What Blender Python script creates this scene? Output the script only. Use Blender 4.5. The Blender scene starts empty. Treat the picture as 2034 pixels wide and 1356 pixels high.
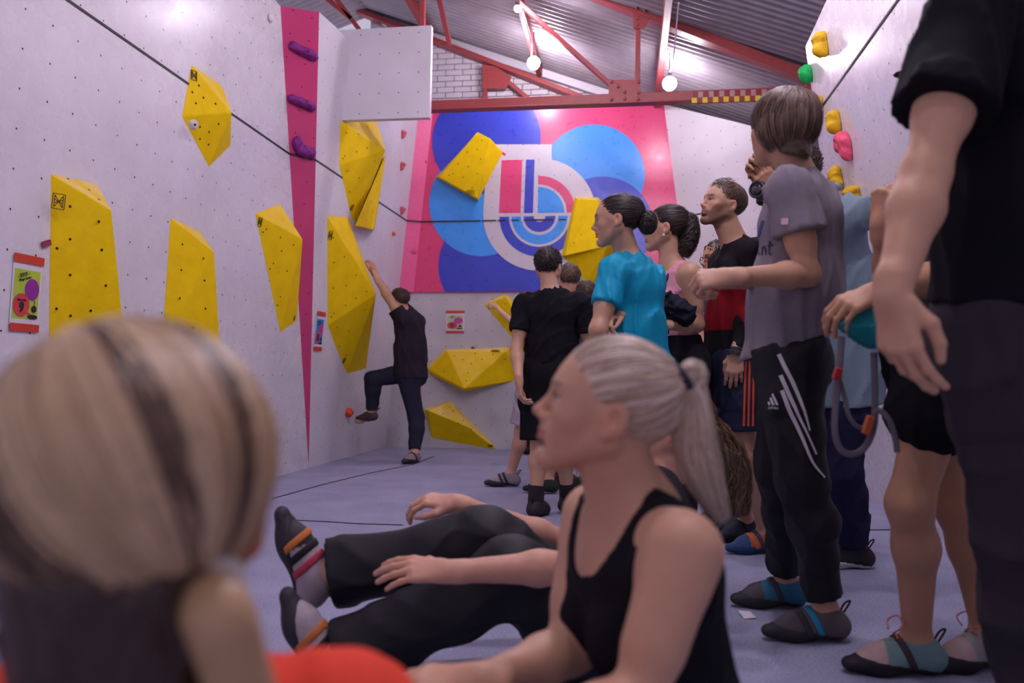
import bpy, math, random
import numpy as np
from mathutils import Matrix, Vector
from mathutils.bvhtree import BVHTree

# ---------------------------------------------------------------- camera, world, lights, exposure
SC = bpy.context.scene
COL = SC.collection
F = 1660.0                                   # focal length in pixels of the 2034 wide frame
_s, _c = math.sin, math.cos
_roll = 0.0105
_vx, _vy = 228 * _c(_roll) + 76 * _s(_roll), 76 * _c(_roll) - 228 * _s(_roll)
_ph = math.atan(_vy / F)
_th = math.atan(_vx * _c(_ph) / F)
_fw = np.array([-_s(_th) * _c(_ph), _c(_th) * _c(_ph), _s(_ph)])
_r0 = np.array([_c(_th), _s(_th), 0.0])
_u0 = np.cross(_r0, _fw)
_rt = _r0 * _c(_roll) + _u0 * _s(_roll)
_up = _u0 * _c(_roll) - _r0 * _s(_roll)
CAM = np.array([0.0, 0.0, 0.87])
cam_d = bpy.data.cameras.new('camera')
cam = bpy.data.objects.new('camera', cam_d)
COL.objects.link(cam)
_m = Matrix.Identity(4)
for i in range(3):
    _m[i][0], _m[i][1], _m[i][2], _m[i][3] = _rt[i], _up[i], -_fw[i], CAM[i]
cam.matrix_world = _m
cam_d.sensor_width = 36.0
cam_d.lens = F * 36.0 / 2034.0
cam_d.clip_start = 0.05
cam_d.dof.use_dof = True
cam_d.dof.focus_distance = 4.6
cam_d.dof.aperture_fstop = 2.5
SC.camera = cam
SC.view_settings.view_transform = 'Standard'
SC.view_settings.look = 'None'
SC.view_settings.gamma = 1.0
SC.view_settings.exposure = 0.06
SC.view_settings.use_curve_mapping = False

world = bpy.data.worlds.new('hall_ambient')
SC.world = world
world.use_nodes = True
world.node_tree.nodes['Background'].inputs[0].default_value = (0.80, 0.71, 0.95, 1)
world.node_tree.nodes['Background'].inputs[1].default_value = 0.64
SC.cycles.max_bounces = 5
SC.cycles.diffuse_bounces = 3
SC.cycles.glossy_bounces = 2
SC.cycles.transmission_bounces = 2
SC.cycles.transparent_max_bounces = 4
SC.cycles.caustics_reflective = False
SC.cycles.caustics_refractive = False
SC.cycles.use_adaptive_sampling = True
SC.cycles.adaptive_threshold = 0.04
SC.cycles.sample_clamp_indirect = 4.0
LAMP_W = 125.0
LAMP_COL = (0.99, 0.88, 1.05)

def ray(u, v):
    return _fw + _rt * ((u - 1017.0) / F) - _up * ((v - 678.0) / F)
def at(u, v, d):
    """world point seen at pixel u,v, d metres in front of the lens"""
    return CAM + ray(u, v) * d
def atz(u, v, z=0.0):
    r = ray(u, v); return CAM + r * ((z - CAM[2]) / r[2])
def aty(u, v, y):
    r = ray(u, v); return CAM + r * (y / r[1])
def onpl(u, v, pl, h=0.0):
    """point on the plane (point, unit normal) raised by h along the normal"""
    p, n = pl
    r = ray(u, v)
    return CAM + r * ((np.dot(p + n * h - CAM, n)) / np.dot(r, n))
def V(*a): return np.array(a, float)
def nrm(a): a = np.asarray(a, float); return a / (np.linalg.norm(a) + 1e-9)
def lerp(a, b, t): return np.asarray(a) * (1 - t) + np.asarray(b) * t

# ---------------------------------------------------------------- materials
_mats = {}
def srgb(r, g, b):
    f = lambda c: (c / 12.92 if c <= .04045 else ((c + .055) / 1.055) ** 2.4)
    return (f(r / 255.), f(g / 255.), f(b / 255.), 1.0)
class NT:
    def __init__(s, name):
        s.m = bpy.data.materials.new(name); s.m.use_nodes = True
        s.t = s.m.node_tree; s.b = s.t.nodes['Principled BSDF']
    def n(s, typ, **kw):
        nd = s.t.nodes.new(typ)
        for k, v in kw.items(): setattr(nd, k, v)
        return nd
    def l(s, a, b): s.t.links.new(a, b)
    def math(s, op, a, b=None):
        nd = s.n('ShaderNodeMath', operation=op)
        for i, x in enumerate((a, b)):
            if x is None: continue
            if isinstance(x, (int, float)): nd.inputs[i].default_value = x
            else: s.l(x, nd.inputs[i])
        return nd.outputs[0]
    def mix(s, fac, a, b):
        nd = s.n('ShaderNodeMix', data_type='RGBA')
        for i, x in ((0, fac), (6, a), (7, b)):
            if isinstance(x, (int, float, tuple)): nd.inputs[i].default_value = x
            else: s.l(x, nd.inputs[i])
        return nd.outputs[2]
    def noise(s, co, scale, detail=2.0, rough=.55):
        nd = s.n('ShaderNodeTexNoise'); nd.inputs['Scale'].default_value = scale
        nd.inputs['Detail'].default_value = detail; nd.inputs['Roughness'].default_value = rough
        if co is not None: s.l(co, nd.inputs['Vector'])
        return nd.outputs['Fac']
    def ramp(s, x, lo, hi):
        nd = s.n('ShaderNodeMapRange'); nd.inputs[1].default_value = lo; nd.inputs[2].default_value = hi
        s.l(x, nd.inputs[0]); return nd.outputs[0]
    def bump(s, h, strength, dist=.002):
        nd = s.n('ShaderNodeBump'); nd.inputs['Strength'].default_value = strength; nd.inputs['Distance'].default_value = dist
        s.l(h, nd.inputs['Height']); s.l(nd.outputs[0], s.b.inputs['Normal'])

def mat(name, col, rough=.6, var=.12, scale=30., bump=0., bscale=200., metal=0., spec=.5, coat=0., dist=.002, stretch=None):
    """plain procedural material: colour broken up by noise, noise relief"""
    if name in _mats: return _mats[name]
    t = NT(name)
    co = t.n('ShaderNodeTexCoord').outputs['Object']
    if stretch:
        mp = t.n('ShaderNodeMapping'); mp.inputs['Scale'].default_value = stretch; t.l(co, mp.inputs[0]); co = mp.outputs[0]
    f = t.noise(co, scale)
    dark = tuple(c * (1 - var * 1.6) for c in col[:3]) + (1,)
    lite = tuple(min(1, c * (1 + var)) for c in col[:3]) + (1,)
    t.l(t.mix(f, dark, lite), t.b.inputs['Base Color'])
    t.b.inputs['Roughness'].default_value = rough
    t.b.inputs['Metallic'].default_value = metal
    t.b.inputs['Specular IOR Level'].default_value = spec
    t.b.inputs['Coat Weight'].default_value = coat
    if bump: t.bump(t.noise(co, bscale, 2.), bump, dist)
    _mats[name] = t.m
    return t.m

def wallmat(name, col, rough=.34, spots=True, grid=.195, smear=.10, chalk=0.0, off=(0, 0)):
    """painted plywood with bolt holes on a grid, screw dots, roller texture; UV is in metres"""
    if name in _mats: return _mats[name]
    t = NT(name)
    uv = t.n('ShaderNodeTexCoord').outputs['UV']
    big = t.noise(uv, 1.7, 2.)
    fine = t.noise(uv, 9., 3., .6)
    dark = tuple(c * (1 - smear) for c in col[:3]) + (1,)
    base = t.mix(t.ramp(big, .35, .65), dark, col)
    base = t.mix(t.math('MULTIPLY', t.ramp(fine, .45, .75), .12), base, tuple(min(1, c * 1.03) for c in col[:3]) + (1,))
    if spots:
        sx = t.n('ShaderNodeSeparateXYZ'); t.l(uv, sx.inputs[0])
        def cell(o, k):
            a = t.math('ADD', o, off[k] + 100 * grid)
            a = t.math('MODULO', a, grid)
            return t.math('SUBTRACT', a, grid / 2)
        cx, cy = cell(sx.outputs[0], 0), cell(sx.outputs[1], 1)
        d2 = t.math('SQRT', t.math('ADD', t.math('MULTIPLY', cx, cx), t.math('MULTIPLY', cy, cy)))
        hole = t.math('LESS_THAN', d2, .0058)
        vo = t.n('ShaderNodeTexVoronoi'); vo.inputs['Scale'].default_value = 7.5; t.l(uv, vo.inputs['Vector'])
        sel = t.math('GREATER_THAN', big, .5)
        tiny = t.math('MULTIPLY', t.math('LESS_THAN', vo.outputs['Distance'], .028), sel)
        base = t.mix(t.math('MULTIPLY', tiny, .7), base, srgb(70, 58, 70))
        base = t.mix(hole, base, srgb(22, 16, 22))
    if chalk:
        base = t.mix(t.math('MULTIPLY', t.ramp(fine, .5, .72), chalk), base, srgb(235, 225, 215))
    t.l(base, t.b.inputs['Base Color'])
    rr = t.math('ADD', t.math('MULTIPLY', fine, .22), rough - .11)
    t.l(rr, t.b.inputs['Roughness'])
    t.bump(t.noise(uv, 45., 1.), .07, .003)
    _mats[name] = t.m
    return t.m

def glow(name, col, strength):
    if name in _mats: return _mats[name]
    t = NT(name)
    t.b.inputs['Emission Color'].default_value = col
    t.b.inputs['Emission Strength'].default_value = strength
    t.b.inputs['Base Color'].default_value = (1, 1, 1, 1)
    t.m.cycles.emission_sampling = 'NONE'
    _mats[name] = t.m
    return t.m

def tintmat(name, rough=.5, sss=0., bump=.12, bscale=350., spec=.35, mott=.05, sheen=0., stretch=None, dist=.0015):
    """colour from the mesh's own 'tint' attribute (skin, hair, printed cloth), broken up by noise"""
    if name in _mats: return _mats[name]
    t = NT(name)
    at_ = t.n('ShaderNodeAttribute', attribute_name='tint')
    co = t.n('ShaderNodeTexCoord').outputs['Object']
    if stretch:
        mp = t.n('ShaderNodeMapping'); mp.inputs['Scale'].default_value = stretch; t.l(co, mp.inputs[0]); co = mp.outputs[0]
    f = t.noise(co, 45., 4.)
    sc_ = t.n('ShaderNodeMix', data_type='RGBA', blend_type='MULTIPLY')
    sc_.inputs[0].default_value = 1.0
    t.l(at_.outputs['Color'], sc_.inputs[6])
    t.l(t.mix(f, (1 - mott * 2, 1 - mott * 2, 1 - mott * 2, 1), (1 + mott, 1 + mott, 1 + mott, 1)), sc_.inputs[7])
    t.l(sc_.outputs[2], t.b.inputs['Base Color'])
    t.b.inputs['Roughness'].default_value = rough
    t.b.inputs['Specular IOR Level'].default_value = spec
    if sss:
        t.b.inputs['Subsurface Weight'].default_value = sss
        t.b.inputs['Subsurface Radius'].default_value = (.012, .005, .003)
        t.b.inputs['Subsurface Scale'].default_value = 1.0
    if sheen: t.b.inputs['Sheen Weight'].default_value = sheen
    if bump: t.bump(t.noise(co, bscale, 3.), bump, dist)
    _mats[name] = t.m
    return t.m

# ---------------------------------------------------------------- objects
def link(name, me, m=None, parent=None, label=None, cat=None, group=None, kind=None, smooth=False):
    o = bpy.data.objects.new(name, me); COL.objects.link(o)
    if m is not None and hasattr(me, 'materials'): me.materials.append(m)
    if parent is not None: o.parent = parent
    if smooth and hasattr(me, 'polygons'): me.polygons.foreach_set('use_smooth', [True] * len(me.polygons))
    tag(o, label, cat, group, kind)
    return o
def tag(o, label=None, cat=None, group=None, kind=None):
    for k, v in (('label', label), ('category', cat), ('group', group), ('kind', kind)):
        if v: o[k] = v
    return o
def thing(name, label, cat, group=None, kind=None):
    o = bpy.data.objects.new(name, None); COL.objects.link(o); o.empty_display_size = .1
    return tag(o, label, cat, group, kind)
def pymesh(name, vs, fs, uvs=None):
    me = bpy.data.meshes.new(name)
    me.from_pydata([tuple(map(float, v)) for v in vs], [], fs)
    if uvs is not None:
        ul = me.uv_layers.new(name='UVMap')
        for p in me.polygons:
            for li in p.loop_indices: ul.data[li].uv = uvs[me.loops[li].vertex_index]
    me.update()
    return me
def slab(name, pts, thick, m, parent=None, udir=None, u0=None, back=None, **kw):
    """planar polygon given by 3D points (front side counter-clockwise), extruded backwards; UV in metres on the front plane"""
    pts = [np.asarray(p, float) for p in pts]
    n = nrm(sum((np.cross(pts[i] - pts[0], pts[(i + 1)] - pts[0]) for i in range(1, len(pts) - 1)), np.zeros(3)))
    if udir is None: udir = nrm(np.cross(V(0, 0, 1), n)) if abs(n[2]) < .95 else V(1, 0, 0)
    ud = nrm(udir - n * np.dot(udir, n)); vd = np.cross(n, ud)
    o0 = pts[0] if u0 is None else u0
    bk = -n if back is None else back
    k = len(pts)
    vs = pts + [p + bk * thick for p in pts]
    fs = [list(range(k)), list(range(2 * k - 1, k - 1, -1))] + [[i, i + k, (i + 1) % k + k, (i + 1) % k] for i in range(k)]
    uv = [(float(np.dot(p - o0, ud)), float(np.dot(p - o0, vd))) for p in vs]
    return link(name, pymesh(name, vs, fs, uv), m, parent, **kw)
def box_mesh(name, c, ax, half, bevel=0.0):
    """box with axes ax (3 unit vectors) and half sizes, edges chamfered"""
    c = np.asarray(c, float); ax = [np.asarray(a, float) for a in ax]
    import bmesh
    bm = bmesh.new()
    bmesh.ops.create_cube(bm, size=2.0)
    if bevel:
        for v in bm.verts: v.co = Vector((v.co[0] * half[0], v.co[1] * half[1], v.co[2] * half[2]))
        bmesh.ops.bevel(bm, geom=bm.edges[:], offset=bevel, segments=1, affect='EDGES')
    else:
        for v in bm.verts: v.co = Vector((v.co[0] * half[0], v.co[1] * half[1], v.co[2] * half[2]))
    for v in bm.verts:
        p = c + ax[0] * v.co[0] + ax[1] * v.co[1] + ax[2] * v.co[2]; v.co = Vector(p)
    bmesh.ops.recalc_face_normals(bm, faces=bm.faces[:])
    me = bpy.data.meshes.new(name); bm.to_mesh(me); bm.free()
    return me
def bar(name, a, b, w, h, m, parent=None, up=V(0, 0, 1), bevel=.004, **kw):
    a, b = np.asarray(a, float), np.asarray(b, float)
    d = nrm(b - a); s = nrm(np.cross(d, up)); u = np.cross(s, d)
    return link(name, box_mesh(name, (a + b) / 2, (d, s, u), (np.linalg.norm(b - a) / 2, w / 2, h / 2), bevel), m, parent, **kw)
def tube_mesh(name, pts, rad, seg=8, flat=None, closed=False):
    """tube along points; rad scalar or list; flat=(vector,factor) squashes the section along a direction"""
    pts = [np.asarray(p, float) for p in pts]; n = len(pts)
    rad = [rad] * n if np.isscalar(rad) else rad
    vs, fs = [], []
    prev = None
    for i, p in enumerate(pts):
        if closed: d = nrm(pts[(i + 1) % n] - pts[i - 1])
        else: d = nrm(pts[min(i + 1, n - 1)] - pts[max(i - 1, 0)])
        ref = prev if prev is not None else (flat[0] if flat is not None else (V(0, 0, 1) if abs(d[2]) < .9 else V(1, 0, 0)))
        if flat is not None: ref = flat[0]
        a = nrm(ref - d * np.dot(ref, d)); b = np.cross(d, a); prev = a
        k = flat[1] if flat is not None else 1.
        for j in range(seg):
            t = 2 * math.pi * j / seg
            vs.append(p + (a * math.cos(t) * k + b * math.sin(t)) * rad[i])
    for i in range(n if closed else n - 1):
        for j in range(seg):
            i2 = (i + 1) % n
            fs.append([i * seg + j, i * seg + (j + 1) % seg, i2 * seg + (j + 1) % seg, i2 * seg + j])
    if not closed:
        fs.append(list(range(seg))[::-1]); fs.append([(n - 1) * seg + j for j in range(seg)])
    return pymesh(name, vs, fs)
def spline(pts, n=8):
    """Catmull-Rom through points"""
    P = [np.asarray(p, float) for p in pts]; P = [2 * P[0] - P[1]] + P + [2 * P[-1] - P[-2]]
    out = []
    for i in range(1, len(P) - 2):
        for k in range(n):
            t = k / n
            out.append(.5 * (2 * P[i] + (P[i + 1] - P[i - 1]) * t + (2 * P[i - 1] - 5 * P[i] + 4 * P[i + 1] - P[i + 2]) * t * t + (3 * P[i] - P[i - 1] - 3 * P[i + 1] + P[i + 2]) * t ** 3))
    out.append(P[-2]); return out
def text_obj(name, s, size, o, xdir, ydir, m, parent=None, align='CENTER', bold=0.0, **kw):
    cu = bpy.data.curves.new(name, 'FONT'); cu.body = s; cu.size = size; cu.align_x = align; cu.align_y = 'CENTER'
    cu.offset = bold; cu.extrude = .0004; cu.resolution_u = 3
    ob = bpy.data.objects.new(name, cu); COL.objects.link(ob); cu.materials.append(m)
    x, y = nrm(xdir), np.asarray(ydir, float); y = nrm(y - x * np.dot(x, y)); z = np.cross(x, y)
    M = Matrix.Identity(4)
    for i in range(3): M[i][0], M[i][1], M[i][2], M[i][3] = x[i], y[i], z[i], o[i]
    dg = bpy.context.evaluated_depsgraph_get()
    me = bpy.data.meshes.new_from_object(ob.evaluated_get(dg)); me.transform(M)
    bpy.data.objects.remove(ob); ob = bpy.data.objects.new(name, me); COL.objects.link(ob)
    if parent is not None: ob.parent = parent
    return tag(ob, **kw) if kw else ob

# ================================================================ THE ROOM
WHITE = srgb(226, 221, 228)
M_wall = wallmat('white_wall_paint', WHITE, .27)
M_wallB = wallmat('white_wall_paint_b', WHITE, .40, off=(.05, .07))
M_kick = wallmat('grey_wall_paint', srgb(206, 202, 208), .5, smear=.2)
M_pinkpaint = wallmat('pink_paint', srgb(200, 66, 118), .22, spots=True)
M_carpet = None
def carpet():
    t = NT('grey_carpet')
    co = t.n('ShaderNodeTexCoord').outputs['Object']
    a, b = t.noise(co, 2.2, 3., .6), t.noise(co, 120., 1., .7)
    base = t.mix(t.ramp(a, .3, .7), srgb(132, 134, 158), srgb(156, 158, 184))
    base = t.mix(t.math('MULTIPLY', t.ramp(b, .35, .65), .7), base, srgb(172, 176, 204))
    t.l(base, t.b.inputs['Base Color']); t.b.inputs['Roughness'].default_value = .95
    t.b.inputs['Specular IOR Level'].default_value = .15
    t.bump(b, .6, .006)
    return t.m
M_carpet = carpet()
M_red = mat('red_oxide_steel', srgb(162, 68, 68), .42, .16, 18., .25, 60.)
M_black = mat('black_line_paint', srgb(38, 30, 38), .6)

floor = slab('floor', [V(-4.2, -3, 0), V(3.4, -3, 0), V(3.4, 10.9, 0), V(-4.2, 10.9, 0)], .1, M_carpet, kind='structure', udir=V(1, 0, 0))
M_seam = mat('seam_dark', srgb(52, 48, 60), .9)
for pts in ([(540, 990), (640, 962), (740, 938), (820, 922), (862, 906)], [(552, 1031), (640, 1035), (720, 1040), (800, 1042)], [(1690, 1052), (1735, 1052), (1800, 1051)]):
    q = [atz(u, v, .002) for u, v in pts]
    link('seam', tube_mesh('seam', q, .011, 6, flat=(V(0, 0, 1), .15)), M_seam, floor)

# left wall: two overhanging planes and the pink wedge between them
def Lx(z): return -3.0 + .0424 * z            # first plane
def Bx(z): return -3.0 + .0936 * z            # second plane
def planeX(x0, k, y):                          # plane X = x0 + k z, normal into the room (towards +X)
    return (V(x0, y, 0), nrm(V(1, 0, -k)))
PLA = planeX(-3.0, .0424, 5.)
PLB = planeX(-3.0, .0936, 8.)
tip = atz(613, 933); tip = tip * (-3.0 / tip[0]); tip[2] = 0.0
ztop = 4.25
pl_top = V(Lx(ztop), 6.95, ztop); pr_top = onpl(634, 30, PLB); pr_top = pr_top + (V(Bx(ztop), pr_top[1] - .02, ztop) - pr_top)
pl_top = onpl(557, 12, PLA); zt = float(pl_top[2])
wallA = slab('wall_left', [V(Lx(0), -2, 0), tip, pl_top, V(Lx(zt + .25), -2, zt + .25)][::-1], .12, M_wall, kind='structure', back=V(-1, 0, 0), u0=V(-3.0, 0, 0))
pr = onpl(634, 24, PLB)
wedge = slab('trim_1', [tip, pr, pl_top], .06, M_pinkpaint, kind='structure', back=V(-1, 0, 0), label='narrow pink painted wedge panel on the white wall')
cornB = V(Bx(2.2), 10.2, 2.2)
btop = onpl(672, 58, PLB)
wallB = slab('wall_left', [tip, V(Bx(0), 10.3, 0), V(Bx(4.6), 10.3, 4.6), V(Bx(btop[2]), 9.0, btop[2]), btop, pr], .10, M_wallB, kind='structure', back=V(-1, 0, 0), u0=V(-2.95, 8, 0), udir=V(0, -1, 0))

# height line across the walls
def line_strip(parent, pts, n, w=.016):
    for a, b in zip(pts[:-1], pts[1:]):
        bar('height_line', a + n * .002, b + n * .002, .004, w, M_black, parent, up=np.cross(n, nrm(b - a)) if False else V(0, 0, 1), bevel=.0005)
nA, nB = PLA[1], PLB[1]
line_strip(wallA, [V(Lx(2.83), 1.2, 2.83), onpl(574, 305, PLA)], nA)
line_strip(wedge, [onpl(574, 305, PLA), onpl(626, 317, PLB)], V(.6, -.8, 0))
line_strip(wallB, [onpl(626, 317, PLB), V(Bx(2.83), 10.2, 2.83)], nB)

# back wall: grey lower part, painted upper part
YB = 10.2
PLK = (V(0, YB + .03, 0), V(0, -1, 0))
PLM = (V(0, YB, 0), V(0, -1, 0))
wallK = slab('wall_back', [V(-3.1, YB + .03, 0), V(1.9, YB + .03, 0), V(1.9, YB + .03, 2.1), V(-3.1, YB + .03, 2.1)], .1, M_kick, kind='structure', u0=V(0, YB, 0))
mz0, mz1 = 1.94, 4.32
mL = lambda z: Bx(z)
mR = lambda z: .73 - .13 * (z - mz0)
M_mpink = wallmat('mural_pink', srgb(226, 70, 124), .3, off=(.02, .03))
M_mdark = wallmat('mural_dark_blue', srgb(59, 72, 198), .3, off=(.02, .03))
M_mlite = wallmat('mural_light_blue', srgb(66, 158, 250), .3, off=(.02, .03))
M_mwhite = wallmat('mural_white', srgb(214, 206, 216), .3, off=(.02, .03))
mural = slab('wall_back', [V(mL(mz0), YB, mz0), V(mR(mz0), YB, mz0), V(mR(mz1), YB, mz1), V(mL(mz1), YB, mz1)], .05, M_mpink, kind='structure', u0=V(0, YB, 0))
slab('corner_strip', [V(mL(mz0) + .0, YB - .10, mz0), V(mL(mz0) + .16, YB - .006, mz0), V(mL(mz1) + .16, YB - .006, mz1), V(mL(mz1), YB - .10, mz1)], .02, mat('corner_pink', srgb(238, 96, 150), .35), mural)
def m2(zx, zy):                                # drawing coordinates on the mural -> X, Z in metres
    p = aty(800 + zx / 3.082, 180 + zy / 3.082, YB); return float(p[0]), float(p[2])
KM = 1 / 500.0
def paint(name, poly, m, lay):
    pts = [V(x, YB - .0012 * lay, z) for x, z in poly]
    slab(name, pts, .0011, m, mural, u0=V(0, YB, 0))
def clip(poly):                                # cut at the mural's lower and upper edges
    for zl, sg in ((mz0 + .004, 1), (mz1 - .004, -1)):
        out = []
        for i in range(len(poly)):
            a, b = poly[i - 1], poly[i]
            da, db = (a[1] - zl) * sg, (b[1] - zl) * sg
            if (da < 0) != (db < 0):
                t = da / (da - db); out.append((a[0] + (b[0] - a[0]) * t, zl))
            if db >= 0: out.append(b)
        poly = out
    return poly
def disc(cx, cy, r, a0=0, a1=360, n=72):
    x, z = m2(cx, cy); k = n if a1 - a0 >= 360 else n + 1
    return [(x + r * KM * math.cos(math.radians(a0 + (a1 - a0) * i / n)), z + r * KM * math.sin(math.radians(a0 + (a1 - a0) * i / n))) for i in range(k)]
def ring(cx, cy, r0, r1, a0, a1, n=36):
    x, z = m2(cx, cy)
    A = [math.radians(a0 + (a1 - a0) * i / n) for i in range(n + 1)]
    return [(x + r1 * KM * math.cos(t), z + r1 * KM * math.sin(t)) for t in A] + [(x + r0 * KM * math.cos(t), z + r0 * KM * math.sin(t)) for t in A[::-1]]
for i, (cx, cy, r, m) in enumerate([(1160, 520, 318, M_mlite), (1180, 1240, 300, M_mlite), (1215, 835, 312, M_mdark), (545, 1065, 338, M_mdark), (488, 682, 340, M_mlite), (510, 300, 345, M_mdark)]):
    paint('painted_circle', clip(disc(cx, cy, r)), m, i + 1)
paint('painted_letter_outline', disc(835, 758, 348), M_mwhite, 8)
paint('painted_letter_outline', [m2(493, 762), m2(912, 762), m2(912, 330), m2(520, 330)], M_mwhite, 9)
paint('painted_letter_stem', [m2(589, 750), m2(722, 750), m2(732, 424), m2(606, 427)], M_mpink, 10)
paint('painted_letter_stem', [m2(742, 750), m2(798, 750), m2(808, 423), m2(755, 423)], M_mdark, 10)
paint('painted_letter_bowl', ring(828, 750, 178, 232, 0, 90), M_mpink, 10)
paint('painted_letter_bowl', [m2(826, 750)] + disc(828, 750, 163, 0, 90, 24), M_mlite, 10)
paint('painted_letter_bowl', ring(838, 769, 190, 250, 180, 360), M_mdark, 10)
paint('painted_letter_bowl', ring(838, 769, 116, 174, 180, 360), M_mlite, 10)
paint('painted_letter_bowl', ring(838, 769, 36, 98, 180, 360), M_mdark, 10)
for a, b in ((V(Bx(2.83) + .02, YB - .015, 2.83), V(m2(487, 0)[0], YB - .015, 2.83)), (V(m2(497, 0)[0], YB - .015, 2.83), V(m2(582, 0)[0], YB - .015, 2.83)), (V(m2(592, 0)[0], YB - .015, 2.83), V(m2(640, 0)[0], YB - .015, 2.83)),
             (V(m2(672, 0)[0], YB - .015, 2.83), V(m2(720, 0)[0], YB - .015, 2.83)), (V(m2(748, 0)[0], YB - .015, 2.83), V(m2(930, 0)[0], YB - .015, 2.83)), (V(m2(962, 0)[0], YB - .015, 2.83), V(m2(1006, 0)[0], YB - .015, 2.83)), (V(m2(1190, 0)[0], YB - .015, 2.83), V(mR(2.83), YB - .01, 2.83))):
    bar('height_line', a, b, .004, .016, M_black, mural, bevel=.0005)
bar('height_line', V(Bx(2.83), YB - .115, 2.83), V(Bx(2.83) + .165, YB - .018, 2.83), .004, .016, M_black, mural, bevel=.0005)

# white angled facet at the back, right wall and the wall between them
fr0 = lambda z: V(mR(z), YB, z)
FX, FY = 1.45, 9.38
ftop1 = onpl(1318, 207, PLM)
PLF = (V(mR(2.83), YB, 2.83), nrm(np.cross(V(FX, FY, 2.83) - V(mR(2.83), YB, 2.83), V(mR(4.2) - mR(1.94), 0, 2.26))))
ftop2 = onpl(1500, 252, PLF)
p00 = V(mR(0), YB, 0); p11 = V(FX + .1, FY, 0)
p00 = V(mR(mz0) + .252, YB, 0)
wallF = slab('wall_back', [p00, V(FX + .25, FY, 0), V(ftop2[0], ftop2[1], ftop2[2]), V(mR(ftop1[2]), YB, ftop1[2])], .1, M_wallB, kind='structure')
lf = [V(mR(2.83), YB, 2.83), V(FX, FY, 2.83)]
line_strip(wallF, lf, nrm(V(-.7, -.7, 0)))
kR = .152
def Rx(z): return 1.80 - kR * z
PLR = (V(1.80, 5, 0), nrm(V(-1, 0, -kR)))
e0 = onpl(1604, 560, PLR); e1 = onpl(1605, 190, PLR); e2 = onpl(1600, 92, PLR); e3 = onpl(1642, 0, PLR)
e3 = e2 + (e3 - e2) * 1.6
wallR = slab('wall_right', [V(Rx(0), 6.75, 0), V(Rx(0), -2, 0), V(Rx(e3[2]), -2, e3[2]), e3, e2, V(Rx(1.5), e1[1] + .05, 1.5)], .12, M_wall, kind='structure', back=V(1, 0, 0), u0=V(1.8, 5, 0), udir=V(0, -1, 0))
line_strip(wallR, [V(Rx(2.83), 6.3, 2.83), V(Rx(2.83), 1.0, 2.83)], PLR[1])
slab('wall_right', [V(1.95, 10.3, 0), V(1.95, 6.4, 0), V(1.95, 6.4, 3.0), V(1.95, 10.3, 3.0)], .1, M_wallB, kind='structure', back=V(1, 0, 0))

# brick gable and the corrugated roof
def Rz(x): return 4.56 - .37 * (x + .27)
gable = thing('wall_gable', 'white painted brick gable above the climbing walls', 'wall', kind='structure')
del gable['category']
M_brick = mat('white_brick_paint', srgb(216, 208, 216), .55, .06, 12., .3, 90.)
YG = 10.55
link('mortar_bed', box_mesh('mortar_bed', V(-.5, YG + .1, 3.9), (V(1, 0, 0), V(0, 1, 0), V(0, 0, 1)), (2.9, .08, 2.3)), mat('mortar_white', srgb(196, 188, 198), .7), gable)
bw, bh = .225, .075
bm_ = box_mesh('brick', V(0, 0, 0), (V(1, 0, 0), V(0, 1, 0), V(0, 0, 1)), (bw / 2 - .004, .02, bh / 2 - .0035), .004)
bm_.materials.append(M_brick)
rnd = random.Random(4)
for r in range(27):
    z = 3.95 + r * bh
    for c in range(20):
        x = -3.15 + c * bw + (bw / 2 if r % 2 else 0)
        if x > 1.0 or z > Rz(x) - .08 or not (z > 4.05): continue
        o = bpy.data.objects.new('brick', bm_); COL.objects.link(o); o.parent = gable
        o.location = (x, YG + rnd.uniform(-.003, .003), z)
# corrugated roof sheets: waves run down the slope
M_tin = mat('corrugated_metal', srgb(176, 166, 174), .38, .16, 6., metal=.25, spec=.6)
ridge_x = -3.4
def roof(x0, x1, y0, y1, zf, pitch=.105, amp=.03):
    ny = int((y1 - y0) / pitch * 6); nx = 40; vs, fs = [], []
    for j in range(ny + 1):
        y = y0 + (y1 - y0) * j / ny
        dz = amp * math.sin(2 * math.pi * y / pitch)
        for i in range(nx + 1):
            x = x0 + (x1 - x0) * i / nx
            vs.append((x, y, zf(x) + dz))
    for j in range(ny):
        for i in range(nx): fs.append([j * (nx + 1) + i, j * (nx + 1) + i + 1, (j + 1) * (nx + 1) + i + 1, (j + 1) * (nx + 1) + i])
    return vs, fs
vs, fs = roof(ridge_x, 3.6, -3, YG + .05, Rz)
ceil_ = link('ceiling', pymesh('ceiling', vs, fs), M_tin, kind='structure', smooth=True)
vs, fs = roof(-6.5, ridge_x, -3, YG + .05, lambda x: Rz(ridge_x) + .37 * (x - ridge_x))
c2 = link('ceiling', pymesh('ceiling', vs, fs), M_tin, kind='structure', smooth=True)
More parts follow.
